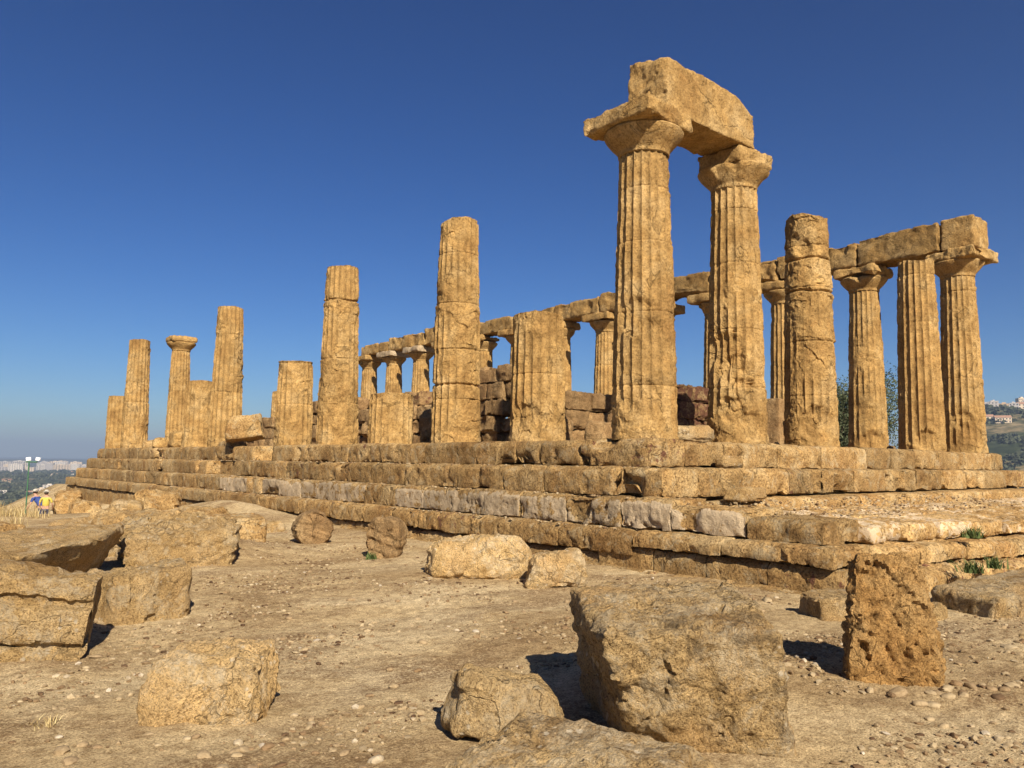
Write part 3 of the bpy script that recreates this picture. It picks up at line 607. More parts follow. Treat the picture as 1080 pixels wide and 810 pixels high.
# ------------------------------------------------------------------ inner walls and rubble
def wallrow(x0, x1, y0, y1, heights, seed, along='y', hc=.52, z0=-.05):
    """ashlar wall of separate blocks; heights: list of (s, top) along the run"""
    rg = random.Random(seed); parts = []; L = (y1-y0) if along == 'y' else (x1-x0); zmax = max(h for _, h in heights); z = z0; k = 0
    while z < zmax:
        s = -rg.uniform(0, .6)
        while s < L:
            l = rg.uniform(.8, 1.5); a, b = max(0, s), min(L, s+l); s += l
            if b-a < .15: continue
            top = np.interp((a+b)/2, [p[0] for p in heights], [p[1] for p in heights])
            if z+hc*.55 > top: continue
            k += 1; j = rg.uniform(-.10, .10)
            if rg.random() < .1: continue
            bx = (x0+j, x1+j, y0+a+.006, y0+b-.006) if along == 'y' else (x0+a+.006, x0+b-.006, y0+j, y1+j)
            parts.append(hexa(box8(*bx, z+.004, z+hc-.004), res=.08, rnd=.03, amp=.05, seed=seed*13+k, cut=.14*rg.choice((.3, 1, 2)), chip=.08, tone=rg.uniform(.7, 1.1), red=rg.choice((0,)*9+(.42,))))
        z += hc
    return join(parts)
def wall(label, loc, *a, **k):
    V, Q, T = wallrow(*a, **k); o = mesh_obj('ruined_wall', sub(V, loc), Q, M_wall, None, T); o.location = loc
    return tag(o, label, 'ruined wall')
wall('long broken inner wall of stone blocks running behind the left-hand columns', (4.2, 18, -.05), 3.8, 4.7, 8.2, 31, [(0, 2.5), (2.2, 2.5), (2.6, 2.0), (5, 1.6), (6.5, 2.05), (9, 1.6), (12, 2.1), (15, 1.9), (19, 1.6), (23, 1.7)], 3)
wall('low broken inner wall stub seen between the fluted stub and the tallest column', (3.9, 6, -.05), 3.3, 5.6, 5.6, 6.5, [(0, 1.1), (1., 1.55), (2.3, 1.1)], 5, along='x')
wall('inner wall along the far side of the temple', (11.6, 18, -.05), 11.4, 12.3, 9., 31, [(0, 2.0), (6, 1.6), (12, 1.7), (22, 1.4)], 6)
def wp():
    V, Q, T = wallrow(7.0, 10.6, 5.6, 6.5, [(0, 1.3), (1., 1.7), (1.9, 2.05), (2.8, 1.9), (3.6, 2.1)], 7, along='x'); T[:, 2] = .52; T[:, 0] *= .75
    o = mesh_obj('ruined_wall', sub(V, (9, 6, -.05)), Q, M_wall, None, T); o.location = (9, 6, -.05)
    tag(o, 'fire-reddened broken inner wall seen between the two tallest columns', 'ruined wall')
wp()
thing_hexa('stone_pier', box8(12.3, 13.1, 4.6, 5.4, -.05, 1.8), M_wall, 'squared stone pier showing at the right foot of the second tallest column', 'pier', res=.06, amp=.02, seed=8, rnd=.05)
thing_hexa('stone_pier', box8(10.3, 10.75, 5.2, 5.7, -.05, 1.95), M_wall, 'dark thin stone pier at the left foot of the second tallest column', 'pier', res=.05, amp=.06, seed=9, rnd=.09, tone=.7)
def stone(x, y, z, L, W, H, yaw, label, seed, mat=None, name='fallen_block', cat='stone block', group=None, tilt=0, roll=0, taper=.88, skew=0, **kw):
    rg = random.Random(seed); cor = []
    ca, sa = math.cos(yaw), math.sin(yaw); dx, dy = (ca, sa), (-sa, ca)
    for zi, sc_ in ((0, 1), (1, taper)):
        for su, sv in ((-1, -1), (1, -1), (1, 1), (-1, 1)):
            u = su*L/2*sc_*rg.uniform(.88, 1.06)+skew*zi; v = sv*W/2*sc_*rg.uniform(.88, 1.06); hh = zi*H*rg.uniform(.86, 1.06)
            hh2 = hh+tilt*(u/L)*H+roll*(v/W)*H
            cor.append((x+dx[0]*u+dy[0]*v, y+dx[1]*u+dy[1]*v, z+hh2))
    kw.setdefault('res', .05); kw.setdefault('rnd', .25*H); kw.setdefault('amp', .07*H); kw.setdefault('cut', .1*H)
    return thing_hexa(name, cor, mat or M_rock, label, cat, group, seed=seed, **kw)
IR = math.atan2(-.646, .763)     # direction that runs left to right in view
stone(-.42, 18.5, .22, 1.35, .9, .8, IR+.25, 'tilted fallen block leaning between two columns on the platform edge', 51, M_step, tilt=.25, roll=-.2, rnd=.06, amp=.03, res=.05)
stone(-.3, 19.9, -.3, 1.5, .9, .5, 1.5, 'flat broken slab hanging over the top step beside the tilted block', 52, M_step, res=.06)
stone(-.2, 26.2, -.02, 1.5, .9, .72, 1.4, 'low rounded stone lump filling a missing column spot at far left', 53, M_col, res=.06)
stone(-.3, 28.4, -.02, 1.1, .8, .5, 1.3, 'smaller lump left of the low rounded stone lump at far left', 54, M_col, res=.06)
stone(-.1, 30.6, -.02, .9, .8, .4, 1.3, 'dark little stone at the foot of the far left tall column', 55, M_step, res=.06)
stone(1.05, -.25, 0, .95, .5, .32, IR+.2, 'grey wedge stone lying between the feet of the two tallest columns', 56, M_lich, res=.04)
stone(1.3, -1.0, -.52, .75, .3, .24, 0, 'pale little slab lying on the second step below the second column', 57, M_rock, res=.035)
stone(.75, -1.75, -1.1, 1.0, .45, .26, .1, 'pale flat stone lying on the paved terrace below the tallest columns', 58, M_rock, res=.035)
rg = random.Random(4)
RBL = [(2.6, 5.2, .9, 'shaded rubble boulder behind the right side of the fluted stub'), (3.2, 4.2, .7, 'rubble stone just left of the tallest column foot'), (1.9, 4.6, .6, 'pale rubble stone right of the fluted stub foot'),
       (4.6, 4.6, 1.0, 'high rubble boulder left of the tallest column foot'), (2.6, 10.3, 1.2, 'big dark rubble boulder right of the first tall bare shaft'), (2.3, 13.2, 1.1, 'rubble heap stone between the low wide stump and the tall pitted shaft'),
       (2.0, 12.0, .6, 'small rubble stone right of the low wide stump'), (2.4, 16.8, .9, 'rubble stone left of the low wide stump'), (8.4, 3.6, .6, 'slanting burnt stone between the two tallest columns'),
       (7.2, 1.6, .22, 'low rubble stone right of the thick eroded column foot'), (9.0, 2.4, .22, 'low rubble stone left of the round-capital column foot'), (13.6, 1.5, .25, 'small stone beside the foot of the round-capital column')]
for k, (x, y, h, lb) in enumerate(RBL):
    stone(x, y, -.05, h*1.3, h*1.0, h, rg.uniform(0, 3), lb, 600+k, M_wall, name='rubble_stone', cat='rubble', res=.07, group='rubble stones inside the temple')

# ------------------------------------------------------------------ boulders on the open ground
G = -2.16
def hx(cor, label, name='boulder', cat='boulder', mat=None, **kw): return thing_hexa(name, cor, mat or M_rock, label, cat, **kw)
hx([(-8.14,-6.88,-2.25), (-7.56,-7.62,-2.25), (-6.3,-6.3,-2.25), (-7.72,-6.05,-2.25),
    (-8.60,-6.97,-1.42), (-7.74,-7.58,-1.40), (-6.38,-6.35,-1.36), (-7.58,-5.66,-1.385)],
   'huge undercut boulder with a flat top in the foreground', mat=M_lich, tone=1.1, res=.02, rnd=.05, amp=.038, sc=3.2, fine=.8, seed=301, cut=.02, maxn=100, facet=.7, cav=.03, layers=((.15, .1, 1), 4, .014))
hx([(-9.85,-7.1,-2.2), (-9.5,-8.3,-2.2), (-8.72,-7.95,-2.2), (-9.1,-6.95,-2.2),
    (-9.80,-7.12,-1.80), (-9.5,-8.2,-1.72), (-8.78,-7.84,-1.75), (-9.16,-6.97,-1.71)][0:8],
   'grey speckled flat-topped boulder cut by the bottom edge of the picture', mat=M_lich, tone=1.25, res=.018, rnd=.08, amp=.03, sc=4, seed=302, cut=.03)
stone(-8.62, -6.16, -2.2, .78, .42, .42, IR+.1, 'rounded boulder lying in the shadow of the huge undercut one', 303, M_rock, name='boulder', cat='boulder', res=.018, rnd=.09, amp=.04, taper=.72, tilt=-.35, facet=1.2)
stone(-9.86, -4.58, -2.24, .84, .80, .50, IR+.1, 'pale squarish boulder with grooved left side standing alone at lower left', 304, M_rock, name='boulder', cat='boulder', res=.02, rnd=.08, amp=.035, cut=.04, taper=.84, roll=.3, tone=1.3, layers=((-.6, -.5, .5), 9, .02))
stone(-4.55, -.72, -2.17, 1.72, .95, .64, IR+.12, 'long pale lens-shaped boulder resting on open ground before the steps', 305, M_rock, name='boulder', cat='boulder', res=.026, rnd=.24, amp=.045, taper=.78, tone=1.28)
stone(-4.25, -2.02, -2.16, .86, .62, .46, IR+.1, 'smaller grey boulder just right of the long pale lens-shaped one', 306, M_lich, name='boulder', cat='boulder', res=.024, rnd=.14, amp=.04, taper=.85, tilt=.15, tone=1.25)
# upright pitted stone
pp = []
rg = random.Random(9)
pf = lambda u, v: (-5.80+.42*u, -7.02-.56*u, -2.16+.98*v)
for (u, v, r_, d_) in [(rg.random(), rg.random(), rg.uniform(.012, .028), rg.uniform(.02, .05)) for _ in range(45)]+[(.33,.82,.05,.12), (.2,.68,.04,.1), (.42,.74,.045,.1), (.25,.55,.05,.12), (.12,.3,.07,.2), (.16,.22,.05,.15), (.5,.5,.04,.08), (.65,.35,.035,.07), (.72,.6,.035,.09), (.38,.4,.05,.09), (.55,.27,.05,.07), (.75,.28,.05,.08), (.28,.95,.05,.12), (.45,.62,.03,.07), (.3,.12,.04,.08), (.9,.45,.04,.05), (.08,.75,.05,.08), (.36,.3,.045,.1)]:
    x, y, z = pf(u, v); pp.append((x, y, z, r_*.5, d_*.5))
hx([(-5.84,-6.98,-2.22), (-5.42,-7.56,-2.22), (-5.0,-7.38,-2.22), (-5.42,-6.78,-2.22),
    (-5.76,-7.02,-1.17), (-5.46,-7.38,-1.11), (-5.15,-7.32,-1.30), (-5.45,-6.82,-1.24)],
   'upright orange stone riddled with deep holes, standing at right in front of the steps', 'standing_stone', 'standing stone', M_orange, res=.017, rnd=.035, amp=.03, sc=4.5, seed=307, fine=1.3, pits=pp, cut=.02, maxn=80, cav=.034, layers=((.5, -.6, -.9), 7, .02), facet=1.)
# two old drum pieces on edge
def drum_piece(x, y, R, th_, yaw, label, seed, squash=1.0, H=None):
    n = 96; V = []; nr = 14; z0 = gz(x, y)-.05
    a = np.linspace(0, 2*np.pi, n, endpoint=False); prof = [(.02, -.5)]+[(r, -.5) for r in np.linspace(.15, .93, 9)]+[(1, -.42), (1, -.25), (1, 0), (1, .25), (1, .42)]+[(r, .5) for r in np.linspace(.93, .15, 9)]+[(.02, .5)]
    pr = np.array(prof); r, t = pr[:, 0:1]*R, pr[:, 1:2]*th_
    u = r*np.cos(a)*squash; zz = r*np.sin(a)+R*.96; d = t+0*a
    V = np.stack([(u*math.cos(yaw)-d*math.sin(yaw)).ravel(), (u*math.sin(yaw)+d*math.cos(yaw)).ravel(), zz.ravel()], 1)
    ix = np.arange(V.shape[0]).reshape(len(prof), n); nx = np.roll(ix, -1, 1); Q = np.stack([ix[:-1], ix[1:], nx[1:], nx[:-1]], -1).reshape(-1, 4)
    Nn = vnormals(V, Q); lay = V @ np.array([.3*math.cos(yaw), .3*math.sin(yaw), .9])
    V = V+Nn*(.06*fbm(V*3+seed, 4, seed)+.03*facets(V*5+seed, seed)-.05*ss(fbm(V*2+seed, 2, 4), .1, .4)+.028*ridge(np.stack([lay*12, lay*0, lay*0], 1)+.3*fbm(V*2, 2, 1)[:, None], 2, seed))[:, None]
    T = np.zeros((len(V), 3)); T[:, 0] = .82
    o = mesh_obj('drum_fragment', V, Q, M_wall, None, T); o.location = (x, y, z0); o.rotation_euler = (0, 0, 0)
    return tag(o, label, 'drum fragment', 'drum pieces standing on edge before the steps')
drum_piece(-4.35, 5.05, .36, .42, IR+.35, 'round brown drum piece on edge, left of the two before the steps', 311)
drum_piece(-4.35, 2.2, .38, .5, IR-.25, 'ridged brown drum piece on edge, right of the two before the steps', 312, .86)
# left-hand group
hx([(-10.9,-.1,-2.25), (-9.7,1.1,-2.25), (-8.95,2.7,-2.25), (-10.6,2.9,-2.25),
    (-11.0,-.75,-1.56), (-9.35,.55,-1.42), (-8.52,2.75,-1.42), (-10.5,3.1,-1.5)],
   'wide flat slab at left edge with a deep dark overhang', mat=M_rock, res=.03, rnd=.05, amp=.045, sc=2.4, seed=320, cut=0, facet=.4, tone=1.05, layers=((.1, 0, 1), 6, .02))
hx([(-9.72,-1.42,-2.25), (-8.9,-1.22,-2.25), (-8.75,-.45,-2.25), (-9.85,-.4,-2.25),
    (-9.72,-1.36,-1.70), (-8.86,-1.12,-1.60), (-8.72,-.45,-1.60), (-9.8,-.45,-1.68)],
   'pale rounded block between the moulded cornice block and the big striped boulder', name='fallen_block', cat='stone block', mat=M_rock, res=.024, rnd=.1, amp=.04, sc=3, seed=321)
hx([(-8.5,2.3,-2.25), (-7.1,2.15,-2.25), (-6.5,3.7,-2.25), (-8.4,4.2,-2.25),
    (-8.55,2.75,-1.72), (-7.0,2.3,-1.5), (-6.4,3.9,-1.38), (-8.2,4.4,-1.42)],
   'big brown boulder with slanting striped layers on its right face', mat=M_rock, res=.03, rnd=.13, amp=.07, sc=2.6, seed=322, cut=.08, layers=((-.45, .25, .85), 8, .035), tone=.95)
hx([(-6.1,5.2,-2.3), (-5.3,5.1,-2.3), (-5.0,6.3,-2.3), (-6.2,6.6,-2.3),
    (-6.0,5.25,-1.62), (-5.3,5.15,-1.62), (-5.0,6.3,-1.58), (-6.1,6.6,-1.6)],
   'square-cut block against the steps behind the big striped boulder', name='fallen_block', cat='stone block', mat=M_step, res=.035, rnd=.06, amp=.03, sc=3, seed=323, tone=1.05)
stone(-7.35, 6.6, -2.1, 1.5, 1.1, .62, .4, 'low stone half buried behind the big striped boulder', 324, M_step, name='boulder', cat='boulder', res=.045)
stone(-8.9, 5.6, -2.2, 1.1, .8, .45, .9, 'brown stone between the overhanging slab and the big striped boulder', 325, M_step, name='boulder', cat='boulder', res=.04)
for k, (x, y, L_, W_, H_, lb) in enumerate([(-5.2, 9.2, 1.5, 1.1, .62, 'rough pale boulder between the striped boulder and the steps, largest of that heap'),
        (-4.3, 11.6, 1.2, .9, .5, 'rough pale boulder lying against the sand heap at the steps'), (-6.6, 10.6, 1.3, 1.0, .55, 'rough pale boulder behind the low half buried stone at left'),
        (-5.6, 13.6, 1.3, .9, .6, 'rough pale boulder farther back beside the grassy edge'), (-4.1, 15.8, 1.3, 1., .7, 'rough pale boulder at the foot of the far left part of the steps'),
        (-7.9, 8.6, 1.2, .9, .5, 'rough pale boulder showing above the overhanging slab'), (-9.4, 8.8, 1.3, .9, .5, 'rough pale boulder behind the left end of the overhanging slab'),
        (-4.0, 8.0, .7, .6, .35, 'small rough stone tucked between the heap of boulders and the steps')]):
    stone(x, y, gz(x, y)-.12, L_, W_, H_, .5+k*1.3, lb, 360+k, M_rock if k % 2 else M_step, name='boulder', cat='boulder', res=.05, rnd=.12, amp=.06, cut=.08)
def cornice():
    # moulded profile (depth, height) swept along its length
    prof = [(.24, 0), (.2, .03), (.12, .07), (.0, .10), (-.04, .115), (-.045, .22), (.05, .245), (.04, .27), (-.02, .28), (-.05, .32), (-.055, .42), (-.04, .5), (.05, .53), (.03, .565), (-.02, .575), (-.02, .66), (.03, .70), (.4, .74), (.42, .70), (.42, 0), (.3, 0)]
    pr = np.array(prof+[prof[0]], float); s_ = np.concatenate([[0], np.cumsum(np.hypot(*np.diff(pr, axis=0).T))]); k = np.linspace(0, s_[-1], 130)[:-1]
    d = np.interp(k, s_, pr[:, 0]); z = np.interp(k, s_, pr[:, 1]); n = len(k); L = 1.35; sl_ = np.linspace(0, L, 60)
    sc_ = np.concatenate([[0.02, .4, .75, .95], np.ones(60), [.95, .75, .4, .02]]); sl_ = np.concatenate([[0, 0, 0, 0], sl_, [L]*4])
    cd, cz = .2, .35
    dd = cd+(d[None]-cd)*sc_[:, None]; zz = cz+(z[None]-cz)*sc_[:, None]; xx = np.repeat(sl_[:, None], n, 1)
    V = np.stack([xx.ravel(), dd.ravel(), zz.ravel()], 1); ix = np.arange(len(V)).reshape(len(sl_), n); nx = np.roll(ix, -1, 1)
    Q = np.stack([ix[:-1], ix[1:], nx[1:], nx[:-1]], -1).reshape(-1, 4)[:, ::-1]
    Nn = vnormals(V, Q); V[:, 2] *= 1.27; V = V+Nn*(.035*fbm(V*4, 4, 7)+.014*facets(V*7, 9)+.010*ridge(V*13, 3, 9)-.06*ss(fbm(V*2.2, 3, 14), .1, .5))[:, None]
    o = mesh_obj('cornice_block', V, Q, M_rock, None)
    o.location = (-11.55, -2.12, -2.22); o.rotation_euler = (R_(-7), R_(7.5), math.atan2(-.34, .94))
    return tag(o, 'moulded cornice block with long horizontal grooves at the left edge', 'cornice block')
cornice()
# slabs to the right, before the terrace
hx([(-2.05,-6.72,-2.2), (.5,-7.3,-2.2), (.9,-6.1,-2.2), (-1.75,-6.0,-2.2),
    (-2.05,-6.78,-1.90), (.5,-7.3,-1.88), (.9,-6.05,-1.84), (-1.8,-5.92,-1.88)],
   'long pale paving slab on the ground at the right edge', name='fallen_slab', cat='stone slab', mat=M_lich, res=.03, rnd=.06, amp=.03, sc=3, seed=331)
stone(-3.15, -5.62, -2.2, 1.1, .7, .36, IR+.1, 'flat grey slab half hidden behind the pitted standing stone', 332, M_lich, name='fallen_slab', cat='stone slab', res=.025, rnd=.08, amp=.025)
stone(-2.6, -6.25, -2.2, .5, .4, .26, .3, 'small rounded stone between the standing stone and the long pale slab', 333, M_rock, name='boulder', cat='boulder', res=.025)
stone(-2.9, -7.3, -2.2, .22, .16, .12, .3, 'fist-sized stone in front of the long pale slab', 334, M_rock, name='boulder', cat='boulder', res=.02)
for k, (x, y, w_, h, lb) in enumerate([(-3.3, 20.5, 1.6, .75, 'rubble boulder at the foot of the far left steps, nearest of its row'), (-3.0, 24.5, 1.7, .8, 'rubble boulder at the foot of the far left steps, second of its row'),
        (-3.3, 28.5, 1.8, 1.0, 'rubble boulder at the foot of the far left steps, third of its row'), (-3.0, 33, 1.9, 1.2, 'rubble boulder at the foot of the far left steps, next to the two visitors')]):
    stone(x, y, gz(x, y)-.1, w_, 1.2, h, 1.4, lb, 340+k, M_step, name='boulder', cat='boulder', res=.07, group='rubble boulders below the far left steps', rnd=.15)
stone(-6.0, 26.5, gz(-6, 26.5)-.1, .7, .5, 1.35, 0, 'thin upright weathered stone on the grassy edge at far left', 350, M_rock, name='standing_stone', cat='standing stone', res=.05, rnd=.1, taper=.5)
stone(-6.02, 26.5, gz(-6, 26.5)+1.2, .9, .6, .2, 0, 'little flat cap stone balanced on the thin upright stone', 351, M_rock, name='cap_stone', cat='stone slab', res=.05, rnd=.08)
stone(29.2, .4, gz(29.2, .4), 1., .8, -.15-gz(29.2, .4)+.0, .3, 'small square stone pier past the right corner of the platform', 352, M_step, name='stone_pier', cat='pier', res=.12, rnd=.05, taper=1, amp=.02, cut=.02)

# ------------------------------------------------------------------ pebbles and gravel
def ico(sub_=1):
    import bmesh
    bm = bmesh.new(); bmesh.ops.create_icosphere(bm, subdivisions=sub_, radius=1)
    V = np.array([v.co[:] for v in bm.verts]); Fc = np.array([[v.index for v in f.verts] for f in bm.faces]); bm.free(); return V, Fc
I1 = ico(1); I2 = ico(2); I3 = ico(3)
def pebble_mat():
    m_, nt, b = new_mat('pebble_stone'); oi = N(nt, 'ShaderNodeObjectInfo'); at = N(nt, 'ShaderNodeAttribute', attribute_name='tint'); tc = N(nt, 'ShaderNodeTexCoord')
    sp = N(nt, 'ShaderNodeSeparateColor'); nt.links.new(at.outputs['Color'], sp.inputs[0])
    c = ramp(nt, [(.0, (.10,.055,.03)), (.3, (.28,.18,.09)), (.65, (.43,.32,.18)), (.9, (.50,.39,.235)), (1, (.60,.51,.38))], sp.outputs[0]).outputs[0]
    n = noise(nt, tc.outputs['Object'], 30, 5, .7); c = mixc(nt, .7, c, ramp(nt, [(.35, (.6,.58,.55)), (.6, (1.1,1.1,1.1))], n).outputs[0], 'MULTIPLY')
    c = mixc(nt, 1., c, (.78, .78, .78), 'MULTIPLY')
    nt.links.new(c, b.inputs['Base Color']); b.inputs['Roughness'].default_value = .9; b.inputs['Specular IOR Level'].default_value = .15
    bp = N(nt, 'ShaderNodeBump', Strength=.5, Distance=.01); nt.links.new(n, bp.inputs['Height']); nt.links.new(bp.outputs[0], b.inputs['Normal'])
    return m_
M_peb = pebble_mat()
def in_rock(x, y):
    rocks = [(-7.4,-6.5,1.25), (-9.3,-7.6,.7), (-8.74,-6.02,.42), (-9.86,-4.62,.52), (-4.55,-.72,.75), (-4.25,-2.02,.42), (-5.4,-7.15,.42), (-9.25,-.9,.65), (-7.6,3.1,1.0), (-10.8,-2.2,.6), (-9.8,1.6,1.3)]
    return x > -2.35 and y > -5.8 or any((x-a)**2+(y-b)**2 < r*r for a, b, r in rocks)
nrg = np.random.RandomState(3)
NG = 60000
px = nrg.uniform(-12.5, 1., NG*2); py = nrg.uniform(-9.2, 8., NG*2)
dn = fbm(np.stack([px*.55, py*.9, 0*px], 1), 4, 66); keep = (nrg.uniform(-.45, .75, NG*2) < dn*1.6) & ((px > -11.9) | (py > -8))
cd_ = np.hypot(px-CAM[0], py-CAM[1]); keep &= (cd_ > 2.2) & (nrg.rand(NG*2) < np.clip(7/cd_, .15, 1))
px, py = px[keep][:NG], py[keep][:NG]
ok = np.array([not in_rock(a, b) for a, b in zip(px, py)]); px, py = px[ok], py[ok]
sz = .005+.026*nrg.rand(len(px))**3.2; pz = terrain(px, py)+micro(px, py)
bV, bF = I1
n = len(px); rot = nrg.uniform(0, 6.28, n); sx = sz*nrg.uniform(.8, 1.6, n); sy = sz*nrg.uniform(.7, 1.1, n); szz = sz*nrg.uniform(.35, .8, n)
J = 1+.22*nrg.uniform(-1, 1, (n, len(bV), 1)); Vb = bV[None]*J*np.stack([sx, sy, szz], 1)[:, None, :]
cr, sr = np.cos(rot)[:, None], np.sin(rot)[:, None]
VV = np.stack([Vb[..., 0]*cr-Vb[..., 1]*sr+px[:, None], Vb[..., 0]*sr+Vb[..., 1]*cr+py[:, None], Vb[..., 2]+pz[:, None]+szz[:, None]*.3], -1)
FF = (bF[None]+(np.arange(n)*len(bV))[:, None, None]).reshape(-1, 3)
tt = np.repeat(np.clip(nrg.beta(1.2, 1.3, n), 0, 1)[:, None], len(bV), 1).ravel()
g2 = mesh_obj('gravel', VV.reshape(-1, 3), FF, M_peb, None, np.stack([tt, tt, tt], 1), smooth=True)
tag(g2, 'fine scattered gravel and chips over the dusty ground', 'gravel', kind='stuff')
# chips fallen on the treads
n = 2600; tx = nrg.choice(3, n); X_ = np.array([-1.0, -1.4, -1.8])[tx]+nrg.uniform(-.17, .18, n); Y_ = nrg.uniform(-1.2, 22, n)
Z_ = np.array([-.53, -1.045, -1.545])[tx]; m2_ = nrg.rand(n) < .35; X_[m2_] = nrg.uniform(-1.3, 9, m2_.sum()); Y_[m2_] = nrg.uniform(-4.0, -1.9, m2_.sum()); Z_[m2_] = -1.085-.2*(-1.7-Y_[m2_])/2.9
s3 = .008+.035*nrg.rand(n)**3; bV, bF = I1; Vb = bV[None]*(1+.25*nrg.uniform(-1, 1, (n, len(bV), 1)))*np.stack([s3, s3*.8, s3*.6], 1)[:, None, :]+np.stack([X_, Y_, Z_+s3*.2], 1)[:, None]
tt = np.repeat(nrg.beta(2, 2, n), len(bV))
o = mesh_obj('stone_chips', Vb.reshape(-1, 3), (bF[None]+(np.arange(n)*len(bV))[:, None, None]).reshape(-1, 3), M_peb, None, np.stack([tt]*3, 1)); tag(o, 'small stone chips and grit fallen on the treads and terrace', 'stone chips', kind='stuff')
# countable cobbles
spots = []
for (cx, cy, rr_, nn, s0, s1) in [(-10.05,-6.1,.8,34,.018,.06), (-10.3,-5.6,.9,30,.015,.04), (-9.9,-6.9,.5,12,.025,.05), (-5.75,-7.45,.35,14,.03,.06), (-5.2,-7.85,.3,5,.04,.08), (-5.1,-8.2,.9,10,.02,.05), (-6.6,-8.1,.7,10,.02,.05),
                              (-9.,-3.5,1.8,18,.02,.045), (-6.5,-3.2,2.2,16,.025,.05), (-3.0,-4.6,1.0,14,.03,.08), (-10.9,-4.4,.7,12,.02,.05), (-3.3,-7.5,1.,12,.03,.06)]:
    t_ = 0
    while t_ < nn:
        a = nrg.uniform(0, 6.28); r = rr_*math.sqrt(nrg.rand()); x, y = cx+r*math.cos(a), cy+r*math.sin(a)
        t_ += 1
        if in_rock(x, y) or any((x-q[0])**2+(y-q[1])**2 < (q[2]*1.1)**2 for q in spots): continue
        spots.append((x, y, nrg.uniform(s0, s1)))
for k, (x, y, s_) in enumerate(spots):
    bV, bF = I2 if s_ < .05 else I3
    V = bV*np.array([s_*nrg.uniform(.85, 1.4), s_*nrg.uniform(.7, 1.0), s_*nrg.uniform(.4, .65)]); V = V*(1+.3*fbm(bV*1.3+k*3.1, 3, k)+.12*facets(bV*1.6+k*2.3, k))[:, None]
    t_ = nrg.beta(2.2, 1.8); T = np.full((len(V), 3), t_)
    o = mesh_obj('cobble', V, bF, M_peb, None, T); o.location = (x, y, gz(x, y)+s_*.16); o.rotation_euler = (nrg.uniform(-.2, .2), nrg.uniform(-.2, .2), nrg.uniform(0, 6.3))
    tag(o, 'small loose pale cobble lying on the dusty ground', 'cobble', 'loose cobbles on the dusty ground')

# ------------------------------------------------------------------ grass, weeds, twigs
def leaf_mat(name, a, b_):
    m_, nt, b = new_mat(name); at = N(nt, 'ShaderNodeAttribute', attribute_name='tint'); sp = N(nt, 'ShaderNodeSeparateColor'); nt.links.new(at.outputs['Color'], sp.inputs[0])
    c = mixc(nt, sp.outputs[0], a, b_); nt.links.new(c, b.inputs['Base Color']); b.inputs['Roughness'].default_value = .75; b.inputs['Specular IOR Level'].default_value = .2
    return m_
M_dry = leaf_mat('dry_grass', (.30,.20,.08), (.52,.42,.2)); M_green = leaf_mat('weed_leaf', (.05,.075,.02), (.12,.15,.045)); M_olive = leaf_mat('olive_leaf', (.035,.05,.02), (.13,.14,.075))
M_wood = flat_mat('bark', (.13,.09,.06), .95, .3, 9); M_scrub = leaf_mat('dark_scrub_leaf', (.03,.038,.02), (.085,.09,.045))
def blades(xs, ys, h, lean=.5, wd=.006, rs=1, zf=None):
    rr = np.random.RandomState(rs); n = len(xs); z = terrain(xs, ys) if zf is None else np.full(n, zf)
    a = rr.uniform(0, 6.28, n); hh = h*rr.uniform(.5, 1.2, n); ln = lean*rr.uniform(.2, 1, n)*hh; b = a+rr.uniform(1.2, 1.9, n)
    wx, wy = np.cos(b)*wd, np.sin(b)*wd; V = []
    for t in (0, .5, 1.):
        cx = xs+np.cos(a)*ln*t*t; cy = ys+np.sin(a)*ln*t*t; cz = z+hh*t; k = 1-t*.85
        V += [np.stack([cx-wx*k, cy-wy*k, cz], 1), np.stack([cx+wx*k, cy+wy*k, cz], 1)]
    V = np.stack(V, 1).reshape(-1, 3); o = np.arange(n)[:, None]*6
    Q = np.vstack([o+np.array([0, 1, 3, 2]), o+np.array([2, 3, 5, 4])]); T = np.repeat(rr.rand(n)[:, None], 6, 1).ravel()
    return V, Q, np.stack([T, T, T], 1)
rr = np.random.RandomState(8)
gxs = rr.uniform(-15, -5.6, 12000); gys = rr.uniform(12, 24, 12000); k_ = fbm(np.stack([gxs*.5, gys*.5, 0*gxs], 1), 3, 5) > -.05+(gxs > -8.2)*(gys < 15)*.9
V, Q, T = blades(gxs[k_], gys[k_], .36, .9, .010, 2); tag(mesh_obj('dry_grass', V, Q, M_dry, None, T), 'dry yellow grass along the edge of the ridge at left', 'grass', kind='stuff')
def weed(x, y, z, r, n, label, seed):
    rr = np.random.RandomState(seed); V, Q, T = blades(rr.normal(0, r*.45, n), rr.normal(0, r*.45, n), r*1.1, 1.2, .014, seed, zf=0)
    o = mesh_obj('weed', V, Q, M_green, None, T); o.location = (x, y, z); tag(o, label, 'weed', 'green weeds in the stone joints')
weed(1.55, -5.2, -1.53, .14, 90, 'small green weed growing on the ledge between the terrace and the step below', 1)
weed(.05, -5.75, -1.88, .14, 90, 'wide low green weed in front of the lower terrace edge, left of another', 2)
weed(.85, -5.75, -1.88, .13, 80, 'taller green weed in front of the lower terrace edge, right of another', 3)
weed(-4.75, 2.05, gz(-4.75, 2.05), .1, 50, 'tiny green weed at the foot of the ridged drum piece', 4)
def twig_tuft(x, y, label, seed):
    rr = np.random.RandomState(seed); V, Q, T = blades(rr.normal(0, .05, 50), rr.normal(0, .05, 50), .045, 2.2, .004, seed, zf=0)
    o = mesh_obj('dry_tuft', V, Q, M_dry, None, T); o.location = (x, y, gz(x, y)); tag(o, label, 'dry tuft', 'withered tufts on the bare ground')
